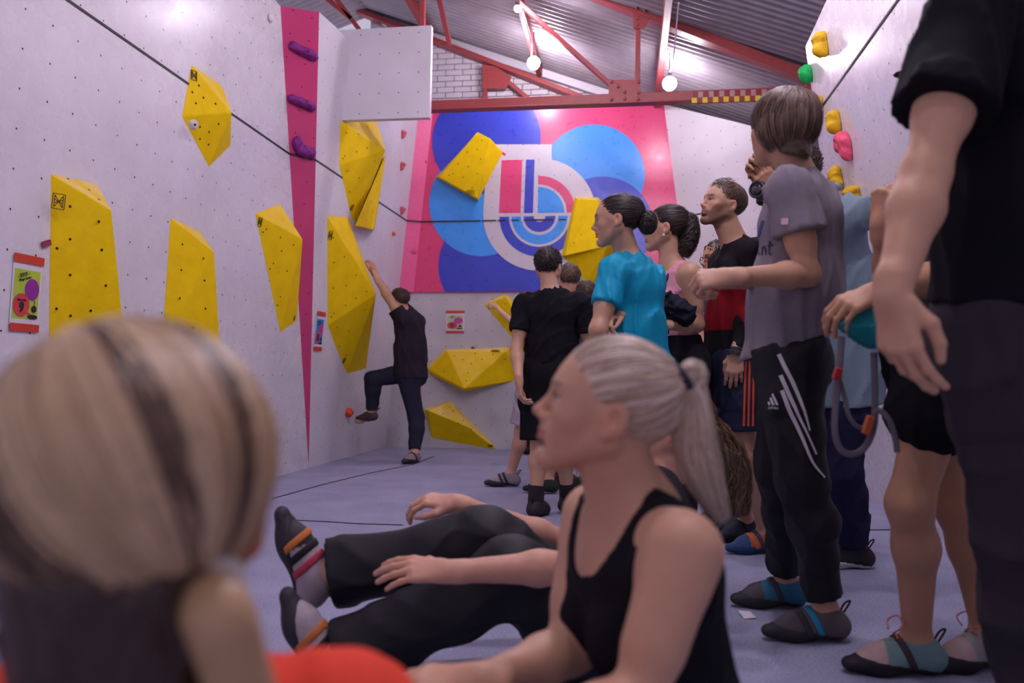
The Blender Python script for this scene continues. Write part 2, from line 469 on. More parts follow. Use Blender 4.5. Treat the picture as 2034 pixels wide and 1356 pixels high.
# red steel: purlins along the hall, trusses across it
def truss(y, posts):
    t = thing('roof_truss', None, None, kind='structure')
    return t
for x in (-2.55, -1.12, .35, 1.75):
    bar('beam_purlin', V(x, -3, Rz(x) - .09), V(x, YG, Rz(x) - .09), .07, .12, M_red, kind='structure')
YT = 8.0
def pt(u, v, y=YT): return aty(u, v, y)
truss = thing('beam_truss', 'red riveted steel roof truss crossing above the mural', None, kind='structure')
ca, cb = pt(760, 216), pt(1640, 184)
bar('bottom_chord', ca, cb, .09, .105, M_red, truss)
bar('chord_flange', ca + V(0, -.05, -.055), cb + V(0, -.05, -.055), .10, .014, M_red, truss)
bar('rafter', pt(1020, -72), pt(1640, 168), .09, .13, M_red, truss, up=V(0, -1, 0))
bar('post', pt(1267, 28), pt(1266, 170), .05, .075, M_red, truss, up=V(0, -1, 0))
bar('diagonal_strut', pt(1030, 5), pt(1225, 180), .04, .07, M_red, truss, up=V(0, -1, 0))
bar('post', pt(840, -30), pt(838, 216), .05, .06, M_red, truss, up=V(0, -1, 0))
gp = [pt(1209, 158, YT - .06), pt(1209, 203, YT - .06), pt(1272, 202, YT - .06), pt(1272, 158, YT - .06)]
slab('gusset_plate', gp, .02, M_red, truss)
gp = [pt(1256, 10, YT - .06), pt(1258, 56, YT - .06), pt(1280, 56, YT - .06), pt(1306, 18, YT - .06), pt(1290, -2, YT - .06)]
slab('gusset_plate', gp, .02, M_red, truss)
import bmesh as _bm
def dome_mesh(name, r, n=10):
    bm = _bm.new(); _bm.ops.create_uvsphere(bm, u_segments=n, v_segments=6, radius=r)
    me = bpy.data.meshes.new(name); bm.to_mesh(me); bm.free()
    me.polygons.foreach_set('use_smooth', [True] * len(me.polygons)); return me
rv = dome_mesh('rivet', .016); rv.materials.append(M_red)
for u, v in ((1215, 162), (1215, 197), (1228, 171), (1241, 182), (1241, 196), (1268, 162), (1268, 184), (1268, 197), (1266, 16), (1282, 22), (1266, 36), (1266, 49)):
    o = bpy.data.objects.new('rivet', rv); COL.objects.link(o); o.parent = truss; o.location = pt(u, v, YT - .072); o.scale = (1, .6, 1)
# hazard tape wound round the right end of the chord
M_yel = mat('tape_yellow', srgb(232, 206, 40), .5); M_tred = mat('tape_red', srgb(150, 44, 40), .5)
for i in range(14):
    u = 1374 + i * 10.5
    v = 216 + (184 - 216) * (u - 760) / 880
    a, b = pt(u, v + 6, YT - .106), pt(u + 10.5, v + 5.6, YT - .106)
    bar('tape_stripe', a, b, .012, .05, (M_yel, M_tred)[i % 2], truss, bevel=.001)
    a, b = pt(u + 2, v - 5, YT - .051), pt(u + 12, v - 5.4, YT - .051)
    bar('tape_stripe', a, b, .012, .06, (M_tred, mat('tape_pale', srgb(196, 150, 150), .5))[i % 2], truss, bevel=.001)
# far truss against the gable
far = thing('beam_truss', 'red steel truss lying against the white brick gable', None, kind='structure')
Y2 = YG - .12
bar('rafter', pt(600, -20, Y2), pt(1180, 205, Y2), .06, .16, M_red, far, up=V(0, -1, 0))
bar('post', pt(965, 135, Y2), pt(963, 222, Y2), .05, .07, M_red, far, up=V(0, -1, 0))
bar('diagonal_strut', pt(992, 150, Y2), pt(1055, 200, Y2), .05, .07, M_red, far, up=V(0, -1, 0))
slab('gusset_plate', [pt(958, 128, Y2 - .04), pt(958, 176, Y2 - .04), pt(1006, 176, Y2 - .04), pt(1016, 152, Y2 - .04), pt(985, 132, Y2 - .04)], .015, M_red, far)
bar('wall_plate', V(-3.2, YG - .04, Rz(-3.2) - .09), V(1.2, YG - .04, Rz(1.2) - .09), .1, .15, mat('white_board', srgb(222, 214, 224), .6), far, up=V(0, -1, 0))
for a, b in (((640, -40), (716, 62)), ((868, -20), (893, 88)), ((700, 40), (640, -10))):
    bar('beam_brace', pt(*a, 9.0), pt(*b, 9.0), .05, .09, M_red, kind='structure', up=V(0, -1, 0))

# boxed-out panel on the left wall
PLX_y = 7.55
bx = [aty(668, 239, PLX_y), aty(853, 233, PLX_y), aty(857, 50, PLX_y), aty(672, 60, PLX_y)]
boxp = slab('wall_box', bx, .07, wallmat('box_paint', WHITE, .45, grid=.19, off=(.06, .04)), kind='structure', label='white boxed-out climbing panel under the roof')

# lamps: bare bulbs on cables under the roof, then unseen ones added as fill light
M_bulb = glow('lamp_glow', (1, .93, 1, 1), 60.)
M_cable = mat('pale_cable', srgb(225, 215, 225), .3)
M_cap = mat('lamp_cap', srgb(60, 56, 60), .5)
def lamp(p, label, r=.05, w=1.0):
    t = thing('pendant_lamp', label, 'lamp', 'bare bulbs under the roof')
    p = np.asarray(p, float); t.location = p
    o = link('bulb', dome_mesh('bulb', r, 16), M_bulb, t)
    o = link('socket', tube_mesh('socket', [V(0, 0, r * .7), V(0, 0, r * .7 + .06)], .022, 10), M_cap, t)
    link('cable', tube_mesh('cable', [V(0, 0, r * .7 + .06), V(0, 0, Rz(p[0]) - p[2])], .005, 6), M_cap, t)
    ld = bpy.data.lights.new('bulb_light', 'POINT'); ld.energy = LAMP_W * w; ld.color = LAMP_COL; ld.shadow_soft_size = r * 1.25
    lo = bpy.data.objects.new('bulb_light', ld); COL.objects.link(lo); lo.parent = t
    return t
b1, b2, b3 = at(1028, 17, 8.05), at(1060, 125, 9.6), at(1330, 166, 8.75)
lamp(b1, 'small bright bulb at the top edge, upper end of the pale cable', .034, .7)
lamp(b2, 'bright bulb, enlarged for its glow, in front of the brick gable', .075, .6)  # radius widened to imitate the bloom round the bulb
lamp(b3, 'bright bulb just above the red beam, right of the gusset plate', .075, .4)  # also oversized, its bloom put into the shape
link('lamp_cable', tube_mesh('lamp_cable', spline([b1 + V(.03, .05, .02), (b1 + b2) / 2 + V(.05, 0, -.03), b2 + V(-.02, -.05, .05)], 6), .006, 6), M_cable, label='pale cable slung between the two bulbs by the gable', cat='cable')
link('lamp_cable', tube_mesh('lamp_cable', spline([aty(1348, 6, 7.1), aty(1343, 60, 7.6), aty(1337, 120, 8.2), b3 + V(0, -.1, .09)], 6), .007, 6), M_cable, label='shiny cable running down to the bulb above the red beam', cat='cable')
for i, (x, y, z, w) in enumerate(((.2, 3.7, 4.25, 1.45), (-.6, 5.6, 4.3, .85), (.7, 5.2, 3.9, .6), (.0, 1.9, 4.3, 1.2), (.7, 2.2, 3.9, 1.0), (-.2, .2, 4.3, .8))):  # bulbs added out of view to brighten the faces and the left wall
    lamp(V(x, y, z), 'added fill-light bulb under the roof, out of view', .05, w)

# ================================================================ PEOPLE: smooth implicit bodies turned into meshes
class Shape:
    """list of smooth-blended primitives; meshed on a grid with surface nets"""
    def __init__(s): s.p = []; s.post = []
    def cone(s, a, b, ra, rb, k=.02, flat=None, op='u'):
        s.p.append(('c', np.asarray(a, float), np.asarray(b, float), ra, rb, flat, k, op)); return s
    def ball(s, c, r, k=.02, op='u'): return s.cone(c, np.asarray(c, float) + 1e-4, r, r, k, None, op)
    def ell(s, c, r, R, k=.02, op='u'):
        s.p.append(('e', np.asarray(c, float), np.asarray(r, float), np.asarray(R, float), None, None, k, op)); return s
    def cut(s, p, n, k=.004):
        """remove what lies on the +n side of the plane"""
        s.p.append(('h', np.asarray(p, float), nrm(n), None, None, None, k, 's')); return s
    def cyl(s, a, b, r, k=.003, op='s'):
        s.p.append(('y', np.asarray(a, float), np.asarray(b, float), r, r, None, k, op)); return s
    def disp(s, fn): s.post.append(fn); return s
    def bounds(s):
        lo, hi = np.full(3, 1e9), np.full(3, -1e9)
        for q in s.p:
            if q[7] != 'u': continue
            if q[0] == 'c':
                for c, r in ((q[1], q[3]), (q[2], q[4])): lo = np.minimum(lo, c - r); hi = np.maximum(hi, c + r)
            else:
                e = np.sqrt(((q[3] * q[2][:, None]) ** 2).sum(0)); lo = np.minimum(lo, q[1] - e); hi = np.maximum(hi, q[1] + e)
        return lo, hi
    def field(s, lo, hi, h):
        n = np.maximum(np.ceil((hi - lo) / h).astype(int) + 1, 3)
        ax = [(lo[i] + h * np.arange(n[i])).astype(np.float32) for i in range(3)]
        f = np.full(n, 5.0, np.float32)
        seq = [q for q in s.p if q[0] not in 'hy'] + [None] + [q for q in s.p if q[0] in 'hy']
        for q in seq:
            if q is None:
                for fn in s.post:
                    idx = np.nonzero(np.abs(f) < 2.5 * h + .015)
                    P = np.stack([ax[i][idx[i]] for i in range(3)], 1)
                    f[idx] += fn(P).astype(np.float32)
                continue
            typ, k, op = q[0], q[6], q[7]
            if typ == 'h':
                d = (ax[0][:, None, None] - q[1][0]) * q[2][0] + (ax[1][None, :, None] - q[1][1]) * q[2][1] + (ax[2][None, None, :] - q[1][2]) * q[2][2]
                sl = (slice(None),) * 3
                d = -d
            else:
                pad = k + 2.5 * h
                if typ in 'cy':
                    blo = np.minimum(q[1] - q[3], q[2] - q[4]) - pad; bhi = np.maximum(q[1] + q[3], q[2] + q[4]) + pad
                else:
                    e = np.sqrt(((q[3] * q[2][:, None]) ** 2).sum(0)) + pad; blo, bhi = q[1] - e, q[1] + e
                i0 = np.maximum(np.floor((blo - lo) / h).astype(int), 0); i1 = np.minimum(np.ceil((bhi - lo) / h).astype(int) + 1, n)
                if (i1 <= i0).any(): continue
                sl = tuple(slice(i0[i], i1[i]) for i in range(3))
                X = ax[0][sl[0]][:, None, None]; Y = ax[1][sl[1]][None, :, None]; Z = ax[2][sl[2]][None, None, :]
                if typ == 'y':
                    a, b = q[1], q[2]; L = float(np.linalg.norm(b - a)); dv = (b - a) / L
                    px, py, pz = X - np.float32(a[0]), Y - np.float32(a[1]), Z - np.float32(a[2])
                    t = px * dv[0] + py * dv[1] + pz * dv[2]
                    d = np.sqrt(np.maximum(px * px + py * py + pz * pz - t * t, 0)) - q[3]
                    d = np.maximum(np.maximum(d, -t), t - L)
                elif typ == 'c':
                    a, b = q[1], q[2]; ab = b - a; L2 = max(float(ab @ ab), 1e-9)
                    px, py, pz = X - np.float32(a[0]), Y - np.float32(a[1]), Z - np.float32(a[2])
                    t = np.clip((px * ab[0] + py * ab[1] + pz * ab[2]) / L2, 0, 1).astype(np.float32)
                    vx, vy, vz = px - t * ab[0], py - t * ab[1], pz - t * ab[2]
                    d2 = vx * vx + vy * vy + vz * vz
                    r = q[3] + (q[4] - q[3]) * t
                    if q[5] is not None:
                        w, fk = q[5]
                        cw = vx * w[0] + vy * w[1] + vz * w[2]
                        l2 = np.sqrt(np.maximum(d2, 1e-10))
                        d2s = d2 + cw * cw * (1 / fk ** 2 - 1)
                        k0 = np.sqrt(np.maximum(d2s, 1e-10))
                        d = (k0 - r) * l2 / np.maximum(k0, 1e-6)
                        d = np.where(k0 < 1e-4, -r * fk, d)
                    else: d = np.sqrt(d2) - r
                else:
                    R = q[3]; px, py, pz = X - np.float32(q[1][0]), Y - np.float32(q[1][1]), Z - np.float32(q[1][2])
                    k0 = 0; k1 = 0
                    for i in range(3):
                        c = px * R[i][0] + py * R[i][1] + pz * R[i][2]
                        k0 = k0 + (c / q[2][i]) ** 2; k1 = k1 + (c / q[2][i] ** 2) ** 2
                    k0 = np.sqrt(k0); d = k0 * (k0 - 1) / np.maximum(np.sqrt(k1), 1e-6)
            g = f[sl]
            if op == 'u':
                hh = np.clip(k - np.abs(g - d), 0, None) / k
                f[sl] = np.minimum(g, d) - hh * hh * k * .25
            else:
                hh = np.clip(k - np.abs(g + d), 0, None) / k
                f[sl] = np.maximum(g, -d) + hh * hh * k * .25
        return f
    def arrays(s, h, lo=None, hi=None, skip=()):
        """vertices and quads; lo/hi limit to a box, skip = boxes left out (meshed finer elsewhere)"""
        blo, bhi = s.bounds()
        blo, bhi = blo - 3 * h, bhi + 3 * h
        if lo is not None: blo, bhi = np.maximum(blo, lo - h), np.minimum(bhi, hi + h)
        if (bhi - blo < 2 * h).any(): return np.zeros((0, 3)), np.zeros((0, 4), int)
        f = s.field(blo, bhi, h)
        v, q = surfnet(f, blo, h)
        if len(q) and (len(skip)):
            c = v[q].mean(1)
            keep = np.ones(len(q), bool)
            for (a, b) in skip: keep &= ~((c > a + h * .6) & (c < b - h * .6)).all(1)
            q = q[keep]
        return v, q

def surfnet(f, lo, h):
    sg = f < 0
    n = f.shape
    c8 = [sg[i:n[0] - 1 + i, j:n[1] - 1 + j, k:n[2] - 1 + k] for i in (0, 1) for j in (0, 1) for k in (0, 1)]
    anyv = c8[0].copy(); allv = c8[0].copy()
    for c in c8[1:]: anyv |= c; allv &= c
    ix = np.nonzero(anyv & ~allv)
    m = len(ix[0])
    if m == 0: return np.zeros((0, 3)), np.zeros((0, 4), int)
    idx = np.full(anyv.shape, -1, np.int32); idx[ix] = np.arange(m)
    cor = [(i, j, k) for i in (0, 1) for j in (0, 1) for k in (0, 1)]
    val = [f[ix[0] + i, ix[1] + j, ix[2] + k] for i, j, k in cor]
    acc = np.zeros((m, 3), np.float32); cnt = np.zeros(m, np.float32)
    for a in range(8):
        for b in range(a + 1, 8):
            df = [cor[b][t] - cor[a][t] for t in range(3)]
            if sum(abs(t) for t in df) != 1: continue
            msk = (val[a] < 0) != (val[b] < 0)
            t = np.where(msk, val[a] / np.where(msk, val[a] - val[b], 1), 0)
            for c in range(3): acc[:, c] += np.where(msk, cor[a][c] + df[c] * t, 0)
            cnt += msk
    v = (np.stack(ix, 1) + acc / np.maximum(cnt, 1)[:, None]) * h + lo
    Q = []
    for axis in range(3):
        b, c = (axis + 1) % 3, (axis + 2) % 3
        s0 = np.moveaxis(sg, (axis, b, c), (0, 1, 2)); I = np.moveaxis(idx, (axis, b, c), (0, 1, 2))
        e = s0[:-1, 1:-1, 1:-1] != s0[1:, 1:-1, 1:-1]
        i, j, k = np.nonzero(e); j = j + 1; k = k + 1
        inside = s0[i, j, k]
        q = np.stack([I[i, j - 1, k - 1], I[i, j, k - 1], I[i, j, k], I[i, j - 1, k]], 1)
        q[~inside] = q[~inside][:, ::-1]
        Q.append(q)
    q = np.concatenate(Q); q = q[(q >= 0).all(1)]
    return v, q

def amesh(name, v, q, tint=None):
    """mesh from vertex / quad (or triangle) arrays, smooth shaded, optional point colours"""
    used = np.unique(q); mp = np.full(len(v), -1, np.int64); mp[used] = np.arange(len(used))
    v = v[used]; q = mp[q]
    if tint is not None: tint = tint[used] if len(tint) == len(mp) else tint
    k = q.shape[1]
    me = bpy.data.meshes.new(name)
    me.vertices.add(len(v)); me.vertices.foreach_set('co', v.astype(np.float32).ravel())
    me.loops.add(q.size); me.loops.foreach_set('vertex_index', q.astype(np.int32).ravel())
    me.polygons.add(len(q)); me.polygons.foreach_set('loop_start', np.arange(0, q.size, k, dtype=np.int32))
    me.polygons.foreach_set('use_smooth', np.ones(len(q), bool))
    if tint is not None:
        at_ = me.attributes.new('tint', 'FLOAT_COLOR', 'POINT')
        t4 = np.ones((len(v), 4), np.float32); t4[:, :3] = tint
        at_.data.foreach_set('color', t4.ravel())
    me.update(calc_edges=True)
    return me
def join(parts):
    V_, Q_, o = [], [], 0
    for v, q in parts:
        if len(v) == 0 or len(q) == 0: continue
        V_.append(v); Q_.append(q + o); o += len(v)
    return np.concatenate(V_), np.concatenate(Q_)

def folds(seed, amp=.004, wl=.085, axis=None, n=3):
    """cloth folds: warped sine ridges, stretched along axis"""
    r = np.random.RandomState(seed)
    D = r.normal(size=(n, 3))
    if axis is not None:
        a = nrm(axis); D = D - (D @ a)[:, None] * a * .75
    D /= np.linalg.norm(D, axis=1)[:, None]
    K = 2 * np.pi / (wl * r.uniform(.6, 1.7, n)); ph = r.uniform(0, 6.28, n)
    W = r.normal(size=(3, 3)) * 9.0; wp = r.uniform(0, 6.28, 3)
    def fn(P):
        Q = P + .022 * np.sin(P @ W.T + wp)
        s = 0
        for i in range(n): s = s + (1 - np.abs(np.sin(.5 * (Q @ D[i]) * K[i] + ph[i]))) ** 2
        return -amp * (s / n - .25) * 4.0
    return fn

SKIN = {'fair': (206, 160, 131), 'pink': (211, 158, 134), 'tan': (190, 142, 110), 'pale': (216, 173, 145)}
def lin(c): return np.array(srgb(*c)[:3])
M_skin = tintmat('skin', .48, 0., .10, 420., .35, .05)
M_cloth = tintmat('woven_cloth', .88, 0., .25, 900., .15, .06)
M_knit = tintmat('jersey', .85, 0., .35, 600., .15, .09)
M_slick = tintmat('sports_fabric', .6, 0., .12, 600., .3, .06)
M_hair = tintmat('hair_strands', .42, 0., 0., 1., .45, .10)
M_rubber = tintmat('shoe_material', .62, 0., .2, 250., .3, .10)
M_eyew = mat('eye_white', srgb(216, 206, 204), .25); M_eyed = mat('eye_iris', srgb(62, 50, 46), .15)

class Hd:
    """head frame: c = centre, x right, y forward, z up, s = scale (1 -> 23 cm from chin to crown)"""
    def __init__(s, c, fwd, up=(0, 0, 1), sc=1.0):
        s.c = np.asarray(c, float); s.y = nrm(fwd); u = np.asarray(up, float)
        s.x = nrm(np.cross(s.y, u)); s.z = np.cross(s.x, s.y); s.s = sc
        s.R = np.stack([s.x, s.y, s.z])
    def p(s, x, y, z): return s.c + (s.x * x + s.y * y + s.z * z) * s.s
    def loc(s, P): return (P - s.c) @ s.R.T / s.s

def head_shape(S, H, fem=False, mouth=0.0, lid=.0105):
    s = H.s; p = H.p; R = H.R
    e = lambda x, y, z, r, k=.02, op='u': S.ell(p(x, y, z), np.array(r) * s, R, k * s, op)
    c = lambda a, b, ra, rb, k=.015, op='u', flat=None: S.cone(p(*a), p(*b), ra * s, rb * s, k * s, flat, op)
    jw = .9 if fem else 1.0
    e(0, -.014, .036, (.075, .098, .081), .02)                                # cranium
    e(0, .02, .03, (.066, .071, .072), .03)                                  # brow block
    c((0, .03, .005), (0, .056, -.072), .060, .033 * jw, .03)                 # face
    for m in (-1, 1):
        c((m * .056 * jw, -.004, -.035), (m * .018, .070, -.092), .020, .017, .022)  # jaw
        c((m * .060, .0, -.005), (m * .056 * jw, -.004, -.038), .02, .02, .02)
        e(m * .040, .056, -.020, (.025, .026, .026), .022)                    # cheekbone
        e(m * .028, .055, -.052, (.022, .03, .026), .02)
        c((m * .010, .0855, .026), (m * .042, .071, .026), .0095, .009, .014)  # brow
        e(m * .0315, .091, .004, (.016, .014, .011), .010, 's')               # socket
        e(m * .0315, .0725, lid, (.0148, .0142, .0088), .003)                 # upper lid
        e(m * .0315, .0725, -.0042, (.0145, .0135, .0072), .003)              # lower lid
        e(m * .0115, .0975, -.0295, (.0068, .0095, .0068), .006)                 # nostril wing
        # ear
        e(m * .0780, -.013, -.003, (.0105, .0195, .0305), .005)
        e(m * .0905, -.008, -.001, (.0105, .0105, .0175), .003, 's')
        e(m * .079, -.003, -.028, (.007, .008, .010), .006)
    c((0, .0845, .020), (0, .1070, -.020), .0080, .0085, .010)                  # nose bridge
    e(0, .074, -.050, (.027, .018, .022), .02)
    e(0, .1085, -.0235, (.0088, .0105, .0085), .008)                          # nose tip
    c((0, .094, -.033), (0, .088, -.046), .008, .009, .01)
    # mouth
    for m in (-1, 1):
        c((0, .0945, -.0515), (m * .020, .081, -.0535), .0062, .004, .006)
        c((0, .0930, -.0625), (m * .018, .081, -.0590), .0070, .004, .006)
    c((-.021, .090, -.0565), (.021, .090, -.0565), .0018 + mouth, .0018 + mouth, .004, 's')
    c((0, .1015, -.0565), (0, .095, -.0565), .002 + mouth, .002 + mouth, .004, 's')
    e(0, .078, -.092, (.019 * jw, .017, .016), .018)                          # chin
    e(0, .086, -.074, (.02, .007, .005), .010, 's')
    return S

def head_tint(H, base, stubble=0., lips=None, brow=None):
    base = lin(base)
    def fn(P, T):
        L = H.loc(P)
        inh = (np.abs(L) < .16).all(1)
        x, y, z = np.abs(L[:, 0]), L[:, 1], L[:, 2]
        g = lambda cx, cy, cz, rx, ry, rz: np.exp(-(((x - cx) / rx) ** 2 + ((y - cy) / ry) ** 2 + ((z - cz) / rz) ** 2)) * inh
        def blend(w, c): 
            nonlocal T
            T = T * (1 - w[:, None]) + np.array(c) * w[:, None]
        blend(.55 * g(.042, .07, -.028, .025, .04, .022), base * np.array([1.02, .84, .82]))
        blend(.5 * g(0, .112, -.024, .014, .014, .012), base * np.array([1.03, .82, .80]))
        blend(.5 * g(.08, -.01, -.004, .014, .025, .034), base * np.array([1.04, .74, .72]))
        if stubble:
            w = inh * np.clip((-.040 - z) / .012, 0, 1) * np.clip((y + .012) / .02, 0, 1) * np.clip((z + .125) / .02, 0, 1)
            w = np.maximum(w, inh * np.clip((-.046 - z + (x - .035) * 1.4) / .016, 0, 1) * np.clip((y + .012) / .02, 0, 1) * (z > -.12))
            blend(stubble * w, lin((84, 60, 50)))
        lc = lin(lips) if lips else base * np.array([.90, .58, .58])
        blend(np.clip(1.5 * g(0, .092, -.0575, .021, .012, .0105), 0, .8), lc)
        if brow is not None:
            w = inh * np.clip(1 - np.abs(z - .027 - .10 * (x - .026) * (x < .03)) / .005, 0, 1) * (x > .009) * (x < .05) * (y > .04)
            blend(np.clip(w * 1.6, 0, .85), lin(brow))
        blend(np.clip(1.2 * g(.0315, .086, .0075, .0165, .012, .0035), 0, .75) , lin((70, 48, 44)))
        return T
    return fn

def hand_shape(S, w, d, nb, side, curl=.3, sc=1.0, spread=.12, thumb=.5, wr=.026, curls=None, gap=1.0):
    """w wrist, d direction of the fingers, nb normal of the back of the hand, side +1 when the thumb is on cross(d,nb)'s side"""
    d = nrm(d); nb = nrm(nb - d * np.dot(nb, d)); t = np.cross(d, nb) * side
    f = lambda a, b, c: w + (d * a + t * b + nb * c) * sc
    kn = [(.086, .030, .004), (.090, .0105, .007), (.086, -.009, .006), (.077, -.027, .002)]
    ln = [(.043, .026, .021), (.048, .030, .022), (.044, .028, .021), (.034, .021, .019)]
    S.cone(f(-.03, 0, 0), f(.02, 0, 0), wr * sc, .027 * sc, .02, (nb, .72))
    for i in range(4):
        a, b, c = kn[i]
        S.cone(f(.018, b * .55, -.001), f(a, b, c - .005), .0165 * sc, .0125 * sc, .012, (nb, .85))
        ci = curl if curls is None else curls[i]
        ang = spread * (1.2 - i * .8) * (1 - .6 * ci)
        p = f(a, b, c - .003)
        bend = .15
        dd0 = nrm(d * math.cos(ang) + t * math.sin(ang))
        r = (.0098, .0103, .0097, .0086)[i]
        for j, L in enumerate(ln[i]):
            bend += ci * (1.15, 1.35, .9)[j]
            q = p + (dd0 * math.cos(bend) - nb * math.sin(bend)) * L * sc
            S.cone(p, q, r * sc, (r - .0010) * sc, .004)
            p = q; r -= .0009
    # thumb leaves the side of the palm
    a = f(.020, .020, -.008); b = f(.052, .043 + .012 * thumb, -.018)
    S.cone(f(.01, .01, -.005), a, .018 * sc, .018 * sc, .012)
    S.cone(a, b, .0175 * sc, .0125 * sc, .010)
    c1 = b + (d * (.033) + t * (.012 * thumb - .004) - nb * (.008 + .012 * curl)) * sc
    S.cone(b, c1, .0118 * sc, .0105 * sc, .005)
    c2 = c1 + (d * .026 + t * (-.006) - nb * (.004 + .012 * curl)) * sc
    S.cone(c1, c2, .0104 * sc, .0080 * sc, .004)
    return S

class Body:
    """skeleton joints in world space; L/R are the person's own left and right"""
    def __init__(s, J, bulk=1.0, fem=False, sc=1.0):
        s.J = {k: np.asarray(v, float) for k, v in J.items()}
        s.b, s.fem, s.sc = bulk, fem, sc
        J = s.J
        s.cm = (J['sL'] + J['sR']) / 2; s.hm = (J['hL'] + J['hR']) / 2
        s.upv = nrm(s.cm - s.hm)
        s.rc = nrm(J['sR'] - J['sL']); s.fc = nrm(np.cross(s.upv, s.rc))
        s.rp = nrm(J['hR'] - J['hL']); s.fp = nrm(np.cross(s.upv, s.rp))
        s.waist = lerp(s.cm, s.hm, .60) if 'waist' not in J else J['waist']
    def torso(s, S, o=0.0, k=.05, belly=0., loose=0.):
        J, b, c = s.J, s.b, s.sc
        cw, ww, hw = ((.132, .108, .148) if s.fem else (.150, .128, .142))
        cw, ww, hw = cw * b * c + o, ww * b * c + o + loose, hw * b * c + o + loose * .5
        u = s.upv
        S.cone(s.cm - u * .075 * c, s.waist, cw, ww, k, (s.fc, .74))
        S.cone(s.waist, s.hm + u * .01, ww, hw, k, (s.fp, .76))
        S.ell(s.cm - u * .06 * c + s.fc * .0, (np.linalg.norm(J['sR'] - J['sL']) / 2 * .95 + o, .085 * b * c + o, .075 * c + o), np.stack([s.rc, s.fc, np.cross(s.rc, s.fc)]), k)
        for q in ('sL', 'sR'):
            S.cone(lerp(s.cm, J['neck'], .55), lerp(s.cm, J[q], .78) - u * .0, .048 * b * c + o, .046 * b * c + o, .05)
        for sg in (-1, 1):
            S.ell(s.hm - s.fp * .055 * c + s.rp * sg * .062 * c - u * .035 * c, np.array([.082, .075, .095]) * b * c + o, np.stack([s.rp, s.fp, u]), .05)
            if s.fem: S.ell(s.cm + s.fc * .078 * b * c + s.rc * sg * .068 * c - u * .135 * c, np.array([.062, .058, .060]) * c + o * .9, np.stack([s.rc, s.fc, u]), .035)
            else: S.ell(s.cm + s.fc * .062 * b * c + s.rc * sg * .065 * c - u * .10 * c, np.array([.078, .045, .065]) * b * c + o * .8, np.stack([s.rc, s.fc, u]), .045)
        if belly: S.ell(lerp(s.waist, s.hm, .35) + s.fp * .05 * c, np.array([.11, .07, .13]) * b * c + o + belly, np.stack([s.rp, s.fp, u]), .06)
        return S
    def arm(s, S, q, o=0.0, t1=2.0, k=.03, loose=0.):
        """q 'L'/'R'; t1: 0..1 along the upper arm, 1..2 along the forearm"""
        J, b, c = s.J, s.b, s.sc; A, E, W = J['s' + q], J['e' + q], J['w' + q]
        r = [.050, .036, .040, .0255] if not s.fem else [.043, .033, .035, .0225]
        r = [x * b * c + o for x in r]
        S.ball(A, r[0] * 1.08, .05)
        e = min(t1, 1.0)
        S.cone(A, lerp(A, E, e), r[0] + loose * .3, (r[0] + (r[1] - r[0]) * e) + loose, k)
        if t1 >= 1:
            m1 = lerp(A, E, .45); S.cone(lerp(A, E, .25), lerp(A, E, .62), r[0] * .98, r[0] * .9, k)
        if t1 > 1:
            f = t1 - 1; mid = lerp(E, W, min(.28, f))
            S.cone(E, mid, r[1], r[2], k)
            if f > .28: S.cone(mid, lerp(E, W, f), r[2], r[2] + (r[3] - r[2]) * (f - .28) / .72, k)
        return S
    def leg(s, S, q, o=0.0, t1=2.0, k=.04, loose=0., o2=None, hipr=1.0):
        J, b, c = s.J, s.b, s.sc; A, E, W = J['h' + q], J['k' + q], J['a' + q]
        r = [.084, .054, .055, .035] if not s.fem else [.084, .052, .052, .033]
        o2 = o if o2 is None else o2
        r = [r[0] * b * c * hipr + o, r[1] * b * c + o, r[2] * b * c + lerp(o, o2, .3), r[3] * b * c + o2]
        e = min(t1, 1.0)
        S.cone(A, lerp(A, E, e), r[0] + loose * .3, r[0] + (r[1] - r[0]) * e + loose, k)
        if t1 > 1:
            back = nrm(np.cross(nrm(W - E), s.rp)); 
            if np.dot(back, s.fp) > 0 and abs(np.dot(nrm(W - E), s.fp)) < .9: back = -back
            f = t1 - 1; mid = lerp(E, W, min(.32, f)) + back * .012 * c
            S.cone(E, mid, r[1], r[2], k)
            if f > .32: S.cone(mid, lerp(E, W, f), r[2], r[2] + (r[3] - r[2]) * (f - .32) / .68, k)
        return S
    def foot(s, S, q, o=0.0):
        J, c = s.J, s.sc; A = J['a' + q]; t = nrm(J['f' + q]); dn = s.J.get('dn' + q, None)
        dn = V(0, 0, -1) if dn is None else nrm(dn)
        side = nrm(np.cross(t, dn))
        heel = A + dn * .055 * c - t * .035 * c; ball = A + dn * .068 * c + t * .115 * c; toe = A + dn * .068 * c + t * .160 * c
        S.cone(A, heel, .036 * c + o, .033 * c + o, .03)
        S.cone(A + dn * .02 * c, ball - dn * .012 * c, .037 * c + o, .034 * c + o, .03, (side, 1.0))
        S.cone(heel, ball, .031 * c + o, .036 * c + o, .03, (dn, .8))
        S.cone(ball, toe, .036 * c + o, .022 * c + o, .03, (dn, .7))
        return S

